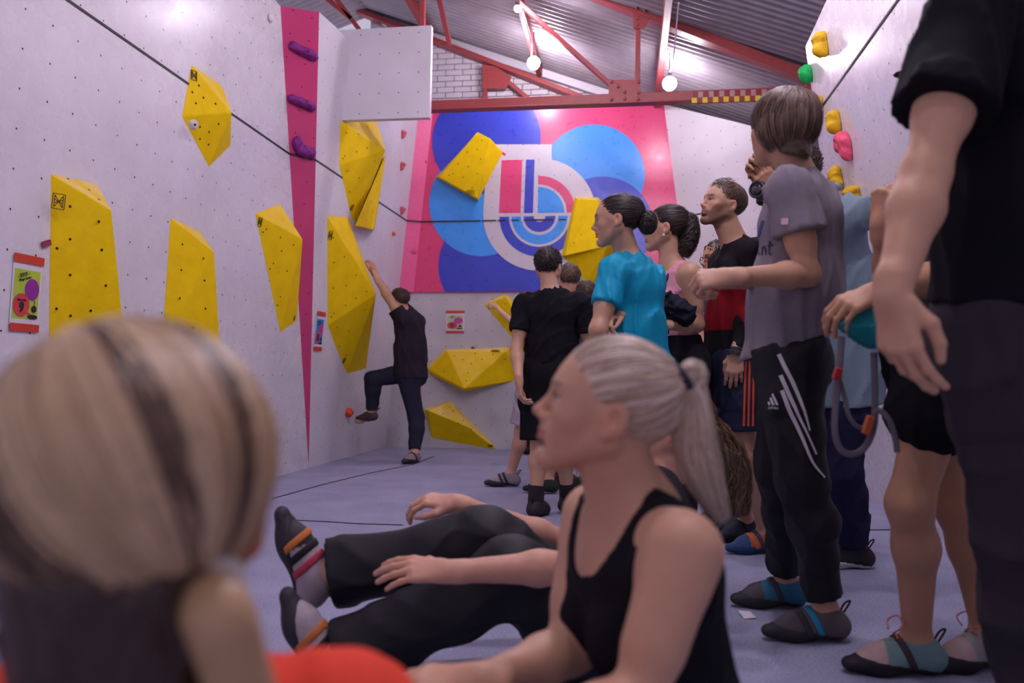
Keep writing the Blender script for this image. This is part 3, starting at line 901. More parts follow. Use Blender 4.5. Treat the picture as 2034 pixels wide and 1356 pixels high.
def shoe(B, q, parent, up_c, sole_c, strap_cs=(), toe_c=None, lace=None, cuff=True, label=None, strap_w=.011):
    """climbing shoe: upper, rubber sole and rand, straps, heel loop"""
    J, c = B.J, B.sc; A = J['a' + q]; t = nrm(J['f' + q]); dn = nrm(J['dn' + q]) if 'dn' + q in J else V(0, 0, -1)
    side = nrm(np.cross(t, dn))
    S = Shape(); o = .009
    heel = A + dn * .052 * c - t * .036 * c; ball = A + dn * .068 * c + t * .110 * c; toe = A + dn * .074 * c + t * .185 * c
    S.cone(A + dn * .012 * c - t * .01, heel, .039 * c + o * .6, .034 * c + o, .03)
    S.cone(A + dn * .025 * c + t * .01, ball - dn * .014 * c, .039 * c + o * .6, .033 * c + o, .03)
    S.cone(heel, ball, .030 * c + o, .037 * c + o, .03, (dn, .8)); S.cone(ball, toe, .037 * c + o, .019 * c + o, .03, (dn, .72))
    S.cut(A + dn * (.100 * c), dn, .003)
    U = Shape(); U.p = list(S.p)
    U.cut(A - dn * .018 * c + t * .0, nrm(-dn * 1.0 - t * .35), .004)
    v, qd = U.arrays(.006)
    rel = (v - A)
    along = rel @ t / c; dep = rel @ dn / c
    T = np.tile(lin(up_c), (len(v), 1))
    if toe_c is not None: T[along > .10] = lin(toe_c)
    ob = link('shoe', amesh('shoe', v, qd, T), M_rubber, parent, label=label)
    S2 = Shape(); S2.p = [(x[:3] + (x[3] + .0025, x[4] + .0025) + x[5:]) if x[0] == 'c' else x for x in S.p[:-1]]
    S2.cut(A + dn * .104 * c, dn, .003); S2.cut(A + dn * .066 * c + t * .05, nrm(-dn - t * .16), .003)
    v, qd = S2.arrays(.006)
    link('sole', amesh('sole', v, qd, np.tile(lin(sole_c), (len(v), 1))), M_rubber, ob)
    for i, sc_ in enumerate(strap_cs):
        al = .045 + .038 * i
        S3 = Shape(); S3.p = [(x[:3] + (x[3] + .0045, x[4] + .0045) + x[5:]) if x[0] == 'c' else x for x in S.p[:-1]]
        ctr = A + t * al * c + dn * .03 * c; tn = nrm(t + dn * .45)
        S3.cut(ctr + tn * strap_w, tn, .001); S3.cut(ctr - tn * strap_w, -tn, .001); S3.cut(A + dn * .075 * c, dn, .002)
        v, qd = S3.arrays(.005)
        if len(qd): link('strap', amesh('strap', v, qd, np.tile(lin(sc_), (len(v), 1))), M_rubber, ob)
    hb = A - t * .052 * c + dn * .0 * c
    lp = spline([hb + dn * .02, hb - t * .022 - dn * .012, hb - t * .030 - dn * .030, hb - t * .012 - dn * .022, hb + t * .004 + dn * .005], 4)
    link('heel_loop', tube_mesh('heel_loop', lp, .0035, 6), mat('shoe_loop', srgb(30, 28, 32), .8), ob, smooth=True)
    if lace is not None:
        mm = mat('lace_%d_%d_%d' % lace, srgb(*lace), .8)
        for i in range(4):
            al = .030 + .024 * i
            z0 = A + t * al * c + dn * (-.030 + .018 * i) * c
            pts = [z0 + side * .022 * c + dn * .012 * c + t * .006, z0 - dn * .004 * c + t * .010, z0 - side * .022 * c + dn * .012 * c + t * .006]
            link('lace', tube_mesh('lace', spline(pts, 4), .003, 6), mm, ob, smooth=True)
        z0 = A + t * .035 * c - dn * .030 * c
        for sg in (-1, 1):
            link('lace', tube_mesh('lace', spline([z0, z0 + side * .02 * sg - dn * .03 + t * .01, z0 + side * .045 * sg - dn * .012 + t * .03, z0 + side * .02 * sg + t * .04 + dn * .01], 5), .0025, 6), mm, ob, smooth=True)
    return ob

def strands(name, P, N, w, cols, parent, seed=0, taper=.35):
    """flat hair strands: P (n,s,3) points, N (n,s,3) outward directions"""
    n, s, _ = P.shape
    D = np.gradient(P, axis=1); D /= np.linalg.norm(D, axis=2, keepdims=True) + 1e-9
    Sd = np.cross(D, N); Sd /= np.linalg.norm(Sd, axis=2, keepdims=True) + 1e-9
    t = np.linspace(0, 1, s)[None, :, None]
    wd = w * (1 - (1 - taper) * t ** 2)
    L, R_ = P - Sd * wd / 2, P + Sd * wd / 2
    C_ = P + N * w * .22
    v = np.stack([L, C_, R_], 2).reshape(-1, 3)
    base = (np.arange(n)[:, None] * s + np.arange(s - 1)[None, :]).ravel() * 3
    q = np.concatenate([np.stack([base, base + 1, base + 4, base + 3], 1), np.stack([base + 1, base + 2, base + 5, base + 4], 1)])
    r = np.random.RandomState(seed)
    cs = np.array([lin(c) for c in cols]); pick = r.randint(0, len(cols), n); mixf = r.uniform(0, 1, n)[:, None]
    col = cs[pick] * mixf + cs[r.randint(0, len(cols), n)] * (1 - mixf); col *= r.uniform(.8, 1.15, n)[:, None]
    T = np.repeat(col, s * 3, 0)
    return link(name, amesh(name, v, q, T), M_hair, parent)

def slerp(a, b, t):
    d = np.clip((a * b).sum(-1, keepdims=True), -.9999, .9999); th = np.arccos(d)
    return (np.sin((1 - t) * th) * a + np.sin(t * th) * b) / np.sin(th)
def sph(n, seed, zmin=-1.):
    r = np.random.RandomState(seed); z = r.uniform(zmin, 1, n); a = r.uniform(0, 2 * np.pi, n); q = np.sqrt(1 - z * z)
    return np.stack([q * np.cos(a), q * np.sin(a), z], 1)

def hair_cap(H, parent, col, ell=((0, -.016, .040), (.083, .106, .086)), front=((.094, .062), (.010, -.028)), nape=((.010, -.030), (-.10, -.085)), ears=True, extra=None, amp=.002, name='hair', seed=1, h=.006):
    """solid base of the hair: an ellipsoid over the skull, open at the face, clear of the ears"""
    S = Shape(); c, r = ell
    S.ell(H.p(*c), np.array(r) * H.s, H.R, .01)
    if extra: extra(S)
    def pl(a, b, sgn):
        d = np.array([b[0] - a[0], b[1] - a[1]]); n2 = np.array([d[1], -d[0]]) * sgn; n2 /= np.linalg.norm(n2)
        S.cut(H.p(0, *a), H.y * n2[0] + H.z * n2[1], .008)
    if front: pl(front[0], front[1], -1)
    if nape: pl(nape[0], nape[1], -1)
    if ears:
        for m in (-1, 1): S.ell(H.p(m * .084, .002, -.010), np.array([.028, .026, .034]) * H.s, H.R, .006, 's')
    S.disp(folds(seed, amp, .022, H.z))
    v, q = S.arrays(h)
    r_ = np.random.RandomState(seed)
    return link(name, amesh(name, v, q, np.tile(lin(col), (len(v), 1))), M_hair, parent)

def hair_roots(n, seed, ell=((0, -.016, .040), (.083, .106, .086)), front=((.094, .062), (.010, -.028)), nape=((.010, -.030), (-.10, -.085)), ears=True):
    u = sph(n * 2, seed); L = np.array(ell[0]) + u * np.array(ell[1])
    def side(a, b): return (b[0] - a[0]) * (L[:, 2] - a[1]) - (b[1] - a[1]) * (L[:, 1] - a[0])
    k = np.ones(len(u), bool)
    if front: k &= side(front[0], front[1]) < 0
    if nape: k &= side(nape[0], nape[1]) < 0
    if ears: k &= ~((np.abs(L[:, 0]) > .05) & (np.hypot(L[:, 1] - .002, L[:, 2] + .010) < .034))
    return u[k]
def short_hair(H, parent, cols, base, n=1100, ln=.30, w=.004, seed=3, ell=((0, -.016, .040), (.083, .106, .086)), front=((.094, .066), (.014, -.020)), nape=((.014, -.030), (-.10, -.075)), lift=.010, crown=V(0, -.45, .9), drop=0., jit=.03, amp=.002):
    hair_cap(H, parent, base, ell=ell, front=front, nape=nape, amp=amp, seed=seed)
    u = hair_roots(n, seed, ell, front, nape)
    away = u - nrm(crown) * (u @ nrm(crown))[:, None]; away /= np.linalg.norm(away, axis=1, keepdims=True) + 1e-6
    r = np.random.RandomState(seed)
    u1 = u + away * ln * r.uniform(.6, 1.2, (len(u), 1)) + r.normal(size=u.shape) * .06
    hair_flow(H, parent, cols, u, u1, n_seg=5, w=w, lift=lift, ell=ell, jit=jit, seed=seed + 1, drop=drop)
def hair_flow(H, parent, cols, u0, u1, n_seg=9, w=.0022, lift=.003, ell=((0, -.016, .040), (.083, .106, .086)), t0=0., t1=1., jit=.05, drop=0., seed=0, name='strands', wav=0.):
    """strands that run over the skull from unit directions u0 to u1"""
    r = np.random.RandomState(seed); n = len(u0)
    t = np.linspace(0, 1, n_seg)[None, :, None]
    ta = t0 + r.uniform(0, .12, (n, 1, 1)); tb = t1 - r.uniform(0, .10, (n, 1, 1))
    tt = ta + (tb - ta) * t
    a = u0 / np.linalg.norm(u0, axis=1, keepdims=True); b = u1 / np.linalg.norm(u1, axis=1, keepdims=True)
    U = slerp(a[:, None, :], b[:, None, :], tt)
    U = U + jit * np.sin(t * 3.14) * r.normal(size=(n, 1, 3)) + wav * np.sin(t * r.uniform(9, 14, (n, 1, 1)) + r.uniform(0, 6.3, (n, 1, 1))) * r.normal(size=(n, 1, 3))
    c, rad = ell
    Lf = lift * r.uniform(.2, 1.3, (n, 1, 1)) * np.sin(np.clip(t * 2.6 + .3, 0, 3.14))
    L = np.array(c) + U * (np.array(rad) + Lf)
    W = H.c + (L @ H.R) * H.s
    N = (U / np.array(rad)); N = N / np.linalg.norm(N, axis=2, keepdims=True); N = N @ H.R
    if drop:
        over = np.clip(tt - .75, 0, 1) * 4
        W = W + over ** 2 * drop * np.array([0, 0, -1.])
    return strands(name, W, N, w, cols, parent, seed)

def hair_tail(parent, spine, rad, cols, n=500, w=.003, wav=.0, curl=0., cf=5., seed=0, name='ponytail_strands', up=V(.1, 1, .05), segs=14, ends=.15):
    """strands along a spine curve, rad = list of radii along it"""
    r = np.random.RandomState(seed)
    sp = np.array(spline(spine, 10)); m = len(sp)
    D = np.gradient(sp, axis=0); D /= np.linalg.norm(D, axis=1, keepdims=True)
    A = np.cross(D, up); A /= np.linalg.norm(A, axis=1, keepdims=True) + 1e-9; B_ = np.cross(D, A)
    rr = np.interp(np.linspace(0, 1, m), np.linspace(0, 1, len(rad)), rad)
    ang = r.uniform(0, 6.283, n); q = np.sqrt(r.uniform(.0, 1, n))
    end = 1 - ends * r.uniform(0, 1, n) ** 2
    tt = np.linspace(0, 1, segs)[None, :] * end[:, None]
    fi = tt * (m - 1); i0 = np.clip(np.floor(fi).astype(int), 0, m - 2); f = (fi - i0)[..., None]
    g = lambda X: X[i0] * (1 - f) + X[i0 + 1] * f
    R_ = (rr[i0] * (1 - f[..., 0]) + rr[i0 + 1] * f[..., 0]) * q[:, None]
    an = ang[:, None] + wav * np.sin(tt * 14 + r.uniform(0, 6, (n, 1))) + .5 * tt * r.normal(size=(n, 1))
    P = g(sp) + (g(A) * np.cos(an)[..., None] + g(B_) * np.sin(an)[..., None]) * R_[..., None]
    N = g(A) * np.cos(an)[..., None] + g(B_) * np.sin(an)[..., None]
    if curl:
        pa = r.uniform(0, 6.28, (n, 1)) + tt * 6.283 * cf * r.uniform(.7, 1.3, (n, 1))
        P = P + (g(A) * np.cos(pa)[..., None] + g(B_) * np.sin(pa)[..., None]) * curl * r.uniform(.4, 1.2, (n, 1, 1))
    return strands(name, P, N, w, cols, parent, seed)

def person(label, B, H, skin='fair', hands=None, neck_r=.052, mouth=0., stubble=0., brow=(60, 42, 36), lips=None, eyes=True, hb=.011, hh=.0042, hhd=.0038, body_boxes=True, feet=True, closed=False, legs=True):
    """bare body as one continuous mesh (finer grid at the head and hands); clothing and hair are added as children"""
    root = thing('person', label, 'person', 'people in the climbing hall')
    hm = B.hm; root.location = (float(hm[0]), float(hm[1]), 0.0)
    S = Shape(); J = B.J; c = B.sc
    B.torso(S)
    for q in 'LR':
        B.arm(S, q)
        if legs: B.leg(S, q)
        if feet and legs: B.foot(S, q)
    S.cone(H.p(0, -.022, -.045), lerp(J['neck'], B.cm, .4), neck_r * c, (neck_r + .008) * c, .035)
    S.cone(H.p(0, .004, -.06), lerp(J['neck'], B.cm, .5) + B.fc * .03, neck_r * .62 * c, neck_r * .6 * c, .035)
    head_shape(S, H, B.fem, mouth, .0065 if closed else .0105)
    boxes = []
    hb_lo = H.c - .135 * H.s; hb_hi = H.c + .135 * H.s
    boxes.append((hb_lo, hb_hi, hh))
    for q, kw in (hands or {}).items():
        kw = dict(kw); d = np.asarray(kw.pop('d'), float); nb = np.asarray(kw.pop('nb'), float)
        W = J['w' + q]
        hand_shape(S, W, d, nb, kw.pop('side'), sc=kw.pop('sc', (.93 if B.fem else 1.03) * c), **kw)
        ctr = W + nrm(d) * .085
        boxes.append((ctr - .125, ctr + .125, hhd))
    parts = [S.arrays(hb, skip=[(a, b) for a, b, _ in boxes])]
    for i, (a, b, h) in enumerate(boxes):
        parts.append(S.arrays(h, lo=a, hi=b, skip=[(x, y) for x, y, _ in boxes[:i]]))
    v, q = join(parts)
    T = np.tile(lin(SKIN[skin] if isinstance(skin, str) else skin), (len(v), 1))
    T = head_tint(H, SKIN[skin] if isinstance(skin, str) else skin, stubble, lips, brow)(v, T)
    me = amesh('body', v, q, T)
    ob = link('body', me, M_skin, root)
    ob.matrix_parent_inverse = Matrix.Identity(4)
    if eyes and not closed:
        for m in (-1, 1):
            e = link('eye', dome_mesh('eye', .0120 * H.s, 14), M_eyew, root)
            e.location = H.p(m * .0315, .0738, .0035)
            i_ = link('iris', dome_mesh('iris', .0062 * H.s, 10), M_eyed, root)
            i_.location = H.p(m * .0315, .0802, .0042)
    return root
def finish(root):
    """children were built in world space: keep them there under the root at the person's base"""
    L = root.location.copy()
    bpy.context.view_layer.update()
    inv = Matrix.Translation(-L)
    for ch in root.children: ch.matrix_parent_inverse = inv

def garment(name, parent, S, col, h=.009, m=None, seed=1, amp=.0035, wl=.085, axis=None, tint=None, label=None):
    Ss = S if isinstance(S, list) else [S]
    parts = []
    for i, s_ in enumerate(Ss):
        if amp: s_.disp(folds(seed, amp, wl, axis))
        parts.append(s_.arrays(h))
    v, q = join(parts)
    T = np.tile(lin(col), (len(v), 1))
    if tint is not None: T = tint(v, T)
    return link(name, amesh(name, v, q, T), m or M_cloth, parent, label=label)
def limb_end(S, a, b, t, r, wall=.012, deep=.022):
    """flat hollow end of a sleeve or trouser leg at a + (b-a)t"""
    e = lerp(a, b, t); d = nrm(np.asarray(b) - np.asarray(a))
    S.cyl(e, e + d * .35, r * 2.2 + .03)
def tshirt(B, parent, col, hem, o=.010, sleeve=.55, neck=.063, loose=.015, sl_loose=.016, m=None, seed=1, amp=.0045, name='t_shirt', tint=None, vneck=0., skirt=.015, h=.009, hem_n=None, label=None, belly=0., neck_dz=.058):
    """hem: point through which the lower edge passes"""
    S = Shape(); B.torso(S, o, .06, belly, loose)
    hem = np.asarray(hem, float); hn = -B.upv if hem_n is None else nrm(hem_n)
    dz = float(np.dot(hem - B.hm, B.upv))
    hw = (.148 if B.fem else .142) * B.b * B.sc + o
    if dz < .06: S.cone(B.hm + B.upv * .04, B.hm + B.upv * (dz - .08), hw, hw + skirt, .05, (B.fp, .80))
    for q in 'LR': B.arm(S, q, o * .9, .22 if sleeve else .05, .04, 0.)
    S.cut(hem, hn, .004)
    S.cyl(hem + hn * .0 - hn * .03 + (B.hm - hem - B.upv * np.dot(B.hm - hem, B.upv)), hem + hn * .05 + (B.hm - hem - B.upv * np.dot(B.hm - hem, B.upv)), hw * .70, .004)
    nk = B.J['neck']
    S.ell(nk + B.upv * neck_dz * B.sc + B.fc * (.010 + .02 * vneck), np.array([neck, neck * .95, .058]) * B.sc, np.stack([B.rc, B.fc, B.upv]), .005, 's')
    if vneck: S.cone(nk + B.fc * .07 + B.upv * .03, nk + B.fc * .15 - B.upv * vneck, .05, .004, .005, None, 's')
    Ss = [S]
    if sleeve:
        for q in 'LR':
            s_ = Shape(); A, E, W = B.J['s' + q], B.J['e' + q], B.J['w' + q]
            B.arm(s_, q, o * .9, sleeve, .04, sl_loose)
            rr = [.050, .036, .040, .0255] if not B.fem else [.043, .033, .035, .0225]
            if sleeve <= 1: limb_end(s_, A, E, sleeve, (rr[0] + (rr[1] - rr[0]) * sleeve) * B.b * B.sc + o * .9 + sl_loose)
            else: limb_end(s_, E, W, sleeve - 1, (rr[2] + (rr[3] - rr[2]) * max(0, sleeve - 1.28) / .72) * B.b * B.sc + o * .9)
            Ss.append(s_)
    return garment(name, parent, Ss, col, h, m or M_knit, seed, amp, .09, B.upv, tint, label)
def trousers(B, parent, col, waist, t1=1.93, o=.012, o2=.02, loose=.012, m=None, seed=2, amp=.005, wl=.11, name='trousers', h=.009, tint=None, legs='LR', label=None, wn=None, sit=False):
    c, b = B.sc, B.b
    hw = (.148 if B.fem else .142) * b * c + o
    S = Shape()
    S.cone(lerp(B.waist, B.hm, .5), B.hm + B.upv * .01, hw * .92, hw, .05, (B.fp, .78))
    for sg in (-1, 1):
        S.ell(B.hm - B.fp * .055 * c + B.rp * sg * .062 * c - B.upv * .035 * c, np.array([.082, .078, .095]) * b * c + o, np.stack([B.rp, B.fp, B.upv]), .05)
    for q in legs: B.leg(S, q, o, .42, .05, loose, o2, 1.04)
    if sit: S.cyl(waist, np.asarray(waist) + B.upv * .4, .28)
    else: S.cut(waist, B.upv if wn is None else wn, .004)
    Ss = [S]
    rr = [.084, .054, .055, .035] if not B.fem else [.084, .052, .052, .033]
    for q in legs:
        s_ = Shape(); A, E, W = B.J['h' + q], B.J['k' + q], B.J['a' + q]
        B.leg(s_, q, o, t1, .05, loose, o2, 1.04)
        if not sit: s_.cut(waist, B.upv if wn is None else wn, .004)
        if t1 <= 1: limb_end(s_, A, E, t1, (rr[0] + (rr[1] - rr[0]) * t1) * b * c + o + loose, .014, .03)
        else: limb_end(s_, E, W, t1 - 1, (rr[2] + (rr[3] - rr[2]) * max(0, t1 - 1.32) / .68) * b * c + o2, .012, .02)
        Ss.append(s_)
    ax = nrm(B.J['aL'] - B.J['kL']) + B.upv * .0
    return garment(name, parent, Ss, col, h, m or M_cloth, seed, amp, wl, ax, tint, label)

def tank(B, parent, col, hem, o=.007, hole=.080, hole_out=.035, neck=.085, neck_dz=.03, drop=.0, name='tank_top', m=None, seed=5, amp=.003, tint=None, h=.008, label=None, hole_dz=0.0, loose=.004):
    """sleeveless top: torso cut by armholes and a deep neckline"""
    S = Shape(); B.torso(S, o, .05, 0., loose)
    for q in 'LR':
        A = B.J['s' + q]; out = nrm(A - B.cm)
        S.ball(A + out * hole_out + B.upv * hole_dz, hole * B.sc, .006, 's')
        S.ell(A + out * (hole_out + .01) - B.upv * .07 * B.sc, np.array([.06, .055, .10]) * B.sc, np.stack([B.rc, B.fc, B.upv]), .006, 's')
    nk = B.J['neck']
    S.ell(nk + B.upv * neck_dz + B.fc * .04, np.array([neck, .11, .085]) * B.sc, np.stack([B.rc, B.fc, B.upv]), .006, 's')
    if drop: S.ell(nk + B.fc * .12 - B.upv * drop * .5, np.array([neck * .62, .10, drop]) * B.sc, np.stack([B.rc, B.fc, B.upv]), .02, 's')
    S.cut(hem, -B.upv, .004)
    return garment(name, parent, S, col, h, m or M_knit, seed, amp, .07, B.upv, tint, label)
def band(parent, name, c, d, r, w, m):
    """bracelet, sock cuff or hair tie: short ring of width w round axis d"""
    d = nrm(d); a = nrm(np.cross(d, V(.3, .5, .8))); b = np.cross(d, a); n = 20
    vs, fs = [], []
    prof = [(-w / 2, 0), (-w / 2, .0035), (w / 2, .0035), (w / 2, 0)]
    for i in range(n):
        t = 2 * math.pi * i / n; e = a * math.cos(t) + b * math.sin(t)
        for ax_, rr in prof: vs.append(np.asarray(c) + d * ax_ + e * (r + rr))
    for i in range(n):
        for j in range(4): fs.append([i * 4 + j, i * 4 + (j + 1) % 4, ((i + 1) % n) * 4 + (j + 1) % 4, ((i + 1) % n) * 4 + j])
    return link(name, pymesh(name, vs, fs), m, parent, smooth=False)

_bv = {}
def hit(ob, u, v):
    """point and normal of the surface of ob behind pixel u,v"""
    if ob.name not in _bv:
        me = ob.data; n = len(me.vertices); co = np.empty(n * 3, np.float32); me.vertices.foreach_get('co', co)
        _bv[ob.name] = BVHTree.FromPolygons([tuple(x) for x in co.reshape(-1, 3).tolist()], [tuple(p_.vertices) for p_ in me.polygons])
    r_ = nrm(ray(u, v)); loc, n_, i_, d_ = _bv[ob.name].ray_cast(Vector(CAM), Vector(r_))
    if loc is None: return None, None
    return np.array(loc), np.array(n_)
def surf_strip(ob, pts, w, m, parent, name, n=24, lift=.003, taper=False):
    """ribbon of width w lying on the surface of ob along a pixel path"""
    P = np.array([(a, b, 0.) for a, b in pts]); P = np.array(spline(P, 8)); P = P[np.linspace(0, len(P) - 1, n).astype(int)]
    hp = [hit(ob, a, b) for a, b, _ in P]; hp = [(a, b) for a, b in hp if a is not None]
    if len(hp) < 3: return
    pp = np.array([a for a, _ in hp]); nn = np.array([b for _, b in hp])
    for _ in range(2): nn[1:-1] = (nn[:-2] + nn[1:-1] + nn[2:]) / 3; pp[1:-1] = pp[1:-1] * .6 + (pp[:-2] + pp[2:]) * .2
    D = np.gradient(pp, axis=0); S = np.cross(nn, D); S /= np.linalg.norm(S, axis=1, keepdims=True); nn /= np.linalg.norm(nn, axis=1, keepdims=True)
    ww = w * np.ones(len(pp))
    if taper: ww *= np.clip(np.linspace(1.3, .35, len(pp)), 0, 1)
    ww = ww[:, None]
    L, R_ = pp + nn * lift - S * ww / 2, pp + nn * lift + S * ww / 2
    L2, R2 = pp - nn * .004 - S * ww / 2, pp - nn * .004 + S * ww / 2
    k = len(pp); v = np.concatenate([L, R_, R2, L2])
    q = []
    for i in range(k - 1):
        for a, b in ((0, 1), (1, 2), (3, 0)): q.append([a * k + i, b * k + i, b * k + i + 1, a * k + i + 1])
    return link(name, pymesh(name, v, q), m, parent)

# ================================================================ CLIMBING VOLUMES, HOLDS, POSTERS
def yellow():
    t = NT('yellow_volume_paint')
    co = t.n('ShaderNodeTexCoord').outputs['Object']
    fine = t.noise(co, 9., 3.); geo = t.n('ShaderNodeNewGeometry')
    sx = t.n('ShaderNodeSeparateXYZ'); t.l(geo.outputs['True Normal'], sx.inputs[0])
    dust = t.math('MULTIPLY', t.ramp(sx.outputs[2], .25, .8), t.ramp(fine, .3, .62))     # chalk settles on faces that look up
    base = t.mix(t.ramp(fine, .3, .7), srgb(240, 200, 0), srgb(250, 214, 4))
    base = t.mix(t.math('MULTIPLY', dust, .75), base, srgb(232, 206, 150))
    t.l(base, t.b.inputs['Base Color']); t.b.inputs['Roughness'].default_value = .7; t.b.inputs['Specular IOR Level'].default_value = .2
    t.bump(t.noise(co, 260., 1.), .35, .002)
    return t.m
M_vol = yellow()
M_hole = mat('bolt_hole', srgb(30, 22, 16), .9)
M_vprint = mat('volume_print', srgb(74, 60, 20), .7)
def volume(label, pl, base, tops, faces, holes=(), logo=None, out_back=.0):
    """faceted wooden volume. base: pixels on the wall plane; tops: (u, v, height off the wall); faces index base then tops"""
    n = pl[1]
    vs = [onpl(u, v, pl, .001) for u, v in base] + [onpl(u, v, pl, h) for u, v, h in tops]
    ctr = sum(vs) / len(vs)
    fs = []
    for f_ in faces:
        q = [vs[i] for i in f_]; nn = np.cross(q[1] - q[0], q[2] - q[0])
        fs.append(list(f_) if np.dot(nn, sum(q) / len(q) - (ctr - n * .12)) > 0 else list(f_)[::-1])
    t = thing('climbing_volume', label, 'climbing volume', 'yellow volumes on the walls')
    t.location = tuple(sum(vs[:len(base)]) / len(base))
    me = pymesh('volume_body', vs, fs)
    o = link('volume_body', me, M_vol, t)
    bv = o.modifiers.new('edge', 'BEVEL'); bv.width = .008; bv.segments = 2; bv.limit_method = 'ANGLE'; bv.angle_limit = .15
    tris = []
    for f_ in fs: tris.append([vs[i] for i in f_])
    def surf(u, v):
        best = None; r_ = ray(u, v)
        for q in tris:
            nn = np.cross(q[1] - q[0], q[2] - q[0])
            if np.linalg.norm(nn) < 1e-9: continue
            nn = nrm(nn); dn = np.dot(r_, nn)
            if dn > -1e-6: continue
            tt = np.dot(q[0] - CAM, nn) / dn; p_ = CAM + r_ * tt
            ok = all(np.dot(np.cross(q[(i + 1) % len(q)] - q[i], p_ - q[i]), nn) > -1e-6 for i in range(len(q)))
            if ok and (best is None or tt < best[0]): best = (tt, p_, nn)
        return best
    for u, v in holes:
        b_ = surf(u, v)
        if b_ is None: continue
        _, p_, nn = b_; a = nrm(np.cross(nn, V(.2, .3, 1))); c_ = np.cross(nn, a)
        ring_ = [p_ + nn * .0012 + (a * math.cos(t_) + c_ * math.sin(t_)) * .0075 for t_ in np.linspace(0, 6.283, 9)[:-1]]
        link('bolt_hole', pymesh('bolt_hole', ring_, [list(range(8))]), M_hole, t)
    if logo:
        for (u, v, w, h, xm) in logo:
            b_ = surf(u, v)
            if b_ is None: continue
            _, p_, nn = b_
            xd = nrm(np.cross(V(0, 0, 1), nn)); yd = np.cross(nn, xd)
            P2 = lambda x, y: p_ + nn * .0025 + xd * x + yd * y
            segs = [((-w, -h), (w, -h)), ((w, -h), (w, h)), ((w, h), (-w, h)), ((-w, h), (-w, -h))]
            if xm: segs += [((-w * .7, -h * .8), (w * .7, h * .8)), ((w * .7, -h * .8), (-w * .7, h * .8)), ((-w * .75, -h * .3), (-w * .1, 0)), ((-w * .75, h * .3), (-w * .1, 0)), ((w * .75, -h * .3), (w * .1, 0)), ((w * .75, h * .3), (w * .1, 0)), ((-w * .7, -h * .8), (-w * .7, h * .8)), ((w * .7, -h * .8), (w * .7, h * .8))]
            else: segs += [((-w * .8, -h * .3), (w * .8, -h * .3)), ((-w * .8, h * .35), (w * .8, h * .35)), ((-w * .5, -h * .8), (-w * .5, h * .8)), ((0, -h * .8), (w * .3, h * .8))]
            for a_, b2 in segs:
                bar('print_line', P2(*a_), P2(*b2), .002, max(.004, w * .10), M_vprint, t, up=yd if abs(a_[1] - b2[1]) < 1e-6 else np.cross(nn, nrm(P2(*b2) - P2(*a_))), bevel=0)
    finish(t)
    return t
VA, VB = PLA, PLB
volume('tall yellow volume beside the lime poster, leftmost on the wall', VA, [(102, 345), (193, 366), (214, 425), (240, 700), (97, 700)], [(221, 417, .20), (249, 690, .20)],
       [(0, 1, 5), (0, 5, 6, 4), (1, 2, 5), (2, 3, 6, 5), (3, 4, 6)], [(139, 410), (196, 440), (139, 475), (202, 496), (139, 546), (210, 567), (112, 613), (180, 617), (140, 627), (113, 493), (114, 377), (135, 355), (177, 377), (196, 396)], [(116, 400, .030, .038, True)])
volume('yellow volume with a slanted chalky top, second from the lime poster', VA, [(339, 432), (398, 461), (420, 510), (431, 695), (426, 712), (322, 690)], [(425, 500, .15), (437, 690, .15)],
       [(0, 1, 6), (0, 6, 7, 5), (1, 2, 6), (2, 3, 7, 6), (3, 4, 7), (4, 5, 7)], [(346, 459), (362, 485), (404, 513), (360, 536), (406, 557), (339, 549), (357, 592), (408, 613), (332, 643), (353, 656), (384, 651)], [(343, 473, .027, .036, True)])
volume('six-sided yellow volume high on the wall, carrying a small white hold', VA, [(381, 129), (441, 170), (454, 215), (458, 288), (415, 331), (362, 231)], [(460, 223, .15)],
       [(0, 1, 6), (1, 2, 6), (2, 3, 6), (3, 4, 6), (4, 5, 6), (5, 0, 6)], [(395, 170), (382, 183), (404, 194), (389, 205), (428, 206), (397, 252), (415, 262), (434, 246), (397, 276), (414, 287)], [(385, 150, .022, .032, True)])
volume('narrow yellow volume overlapping the pink wedge', VA, [(507, 424), (556, 405), (594, 470), (592, 600), (589, 637), (557, 659)], [(601, 475, .16)],
       [(0, 1, 6), (1, 2, 6), (2, 3, 6), (3, 4, 6), (4, 5, 6), (5, 0, 6)], [(522, 461), (529, 455), (557, 471), (583, 486), (559, 498), (543, 523), (570, 538), (536, 534), (557, 589), (551, 606)], [(516, 441, .020, .034, True), (584, 632, .012, .02, False)])
volume('large pointed yellow volume that the climber grips', VB, [(650, 429), (690, 431), (738, 560), (727, 731), (689, 742), (651, 646)], [(747, 584, .30)],
       [(0, 1, 6), (1, 2, 6), (2, 3, 6), (3, 4, 6), (4, 5, 6), (5, 0, 6)], [(662, 472), (684, 510), (663, 521), (707, 546), (688, 567), (662, 572), (707, 592), (728, 579), (686, 606), (658, 629), (663, 622), (669, 650), (693, 657), (725, 615), (674, 688), (688, 706)], [(656, 467, .022, .04, True), (683, 716, .016, .03, False)])
volume('upper yellow gem-shaped volume below the white panel', VB, [(676, 241), (747, 240), (758, 300), (708, 440), (698, 430), (674, 328)], [(766, 298, .26)],
       [(0, 1, 6), (1, 2, 6), (2, 3, 6), (3, 4, 6), (4, 5, 6), (5, 0, 6)], [(688, 264), (712, 266), (730, 252), (749, 287), (729, 294), (708, 301), (685, 310), (681, 315), (713, 353), (692, 339), (688, 340), (744, 320), (694, 381), (714, 410)], [(699, 412, .018, .03, False)])
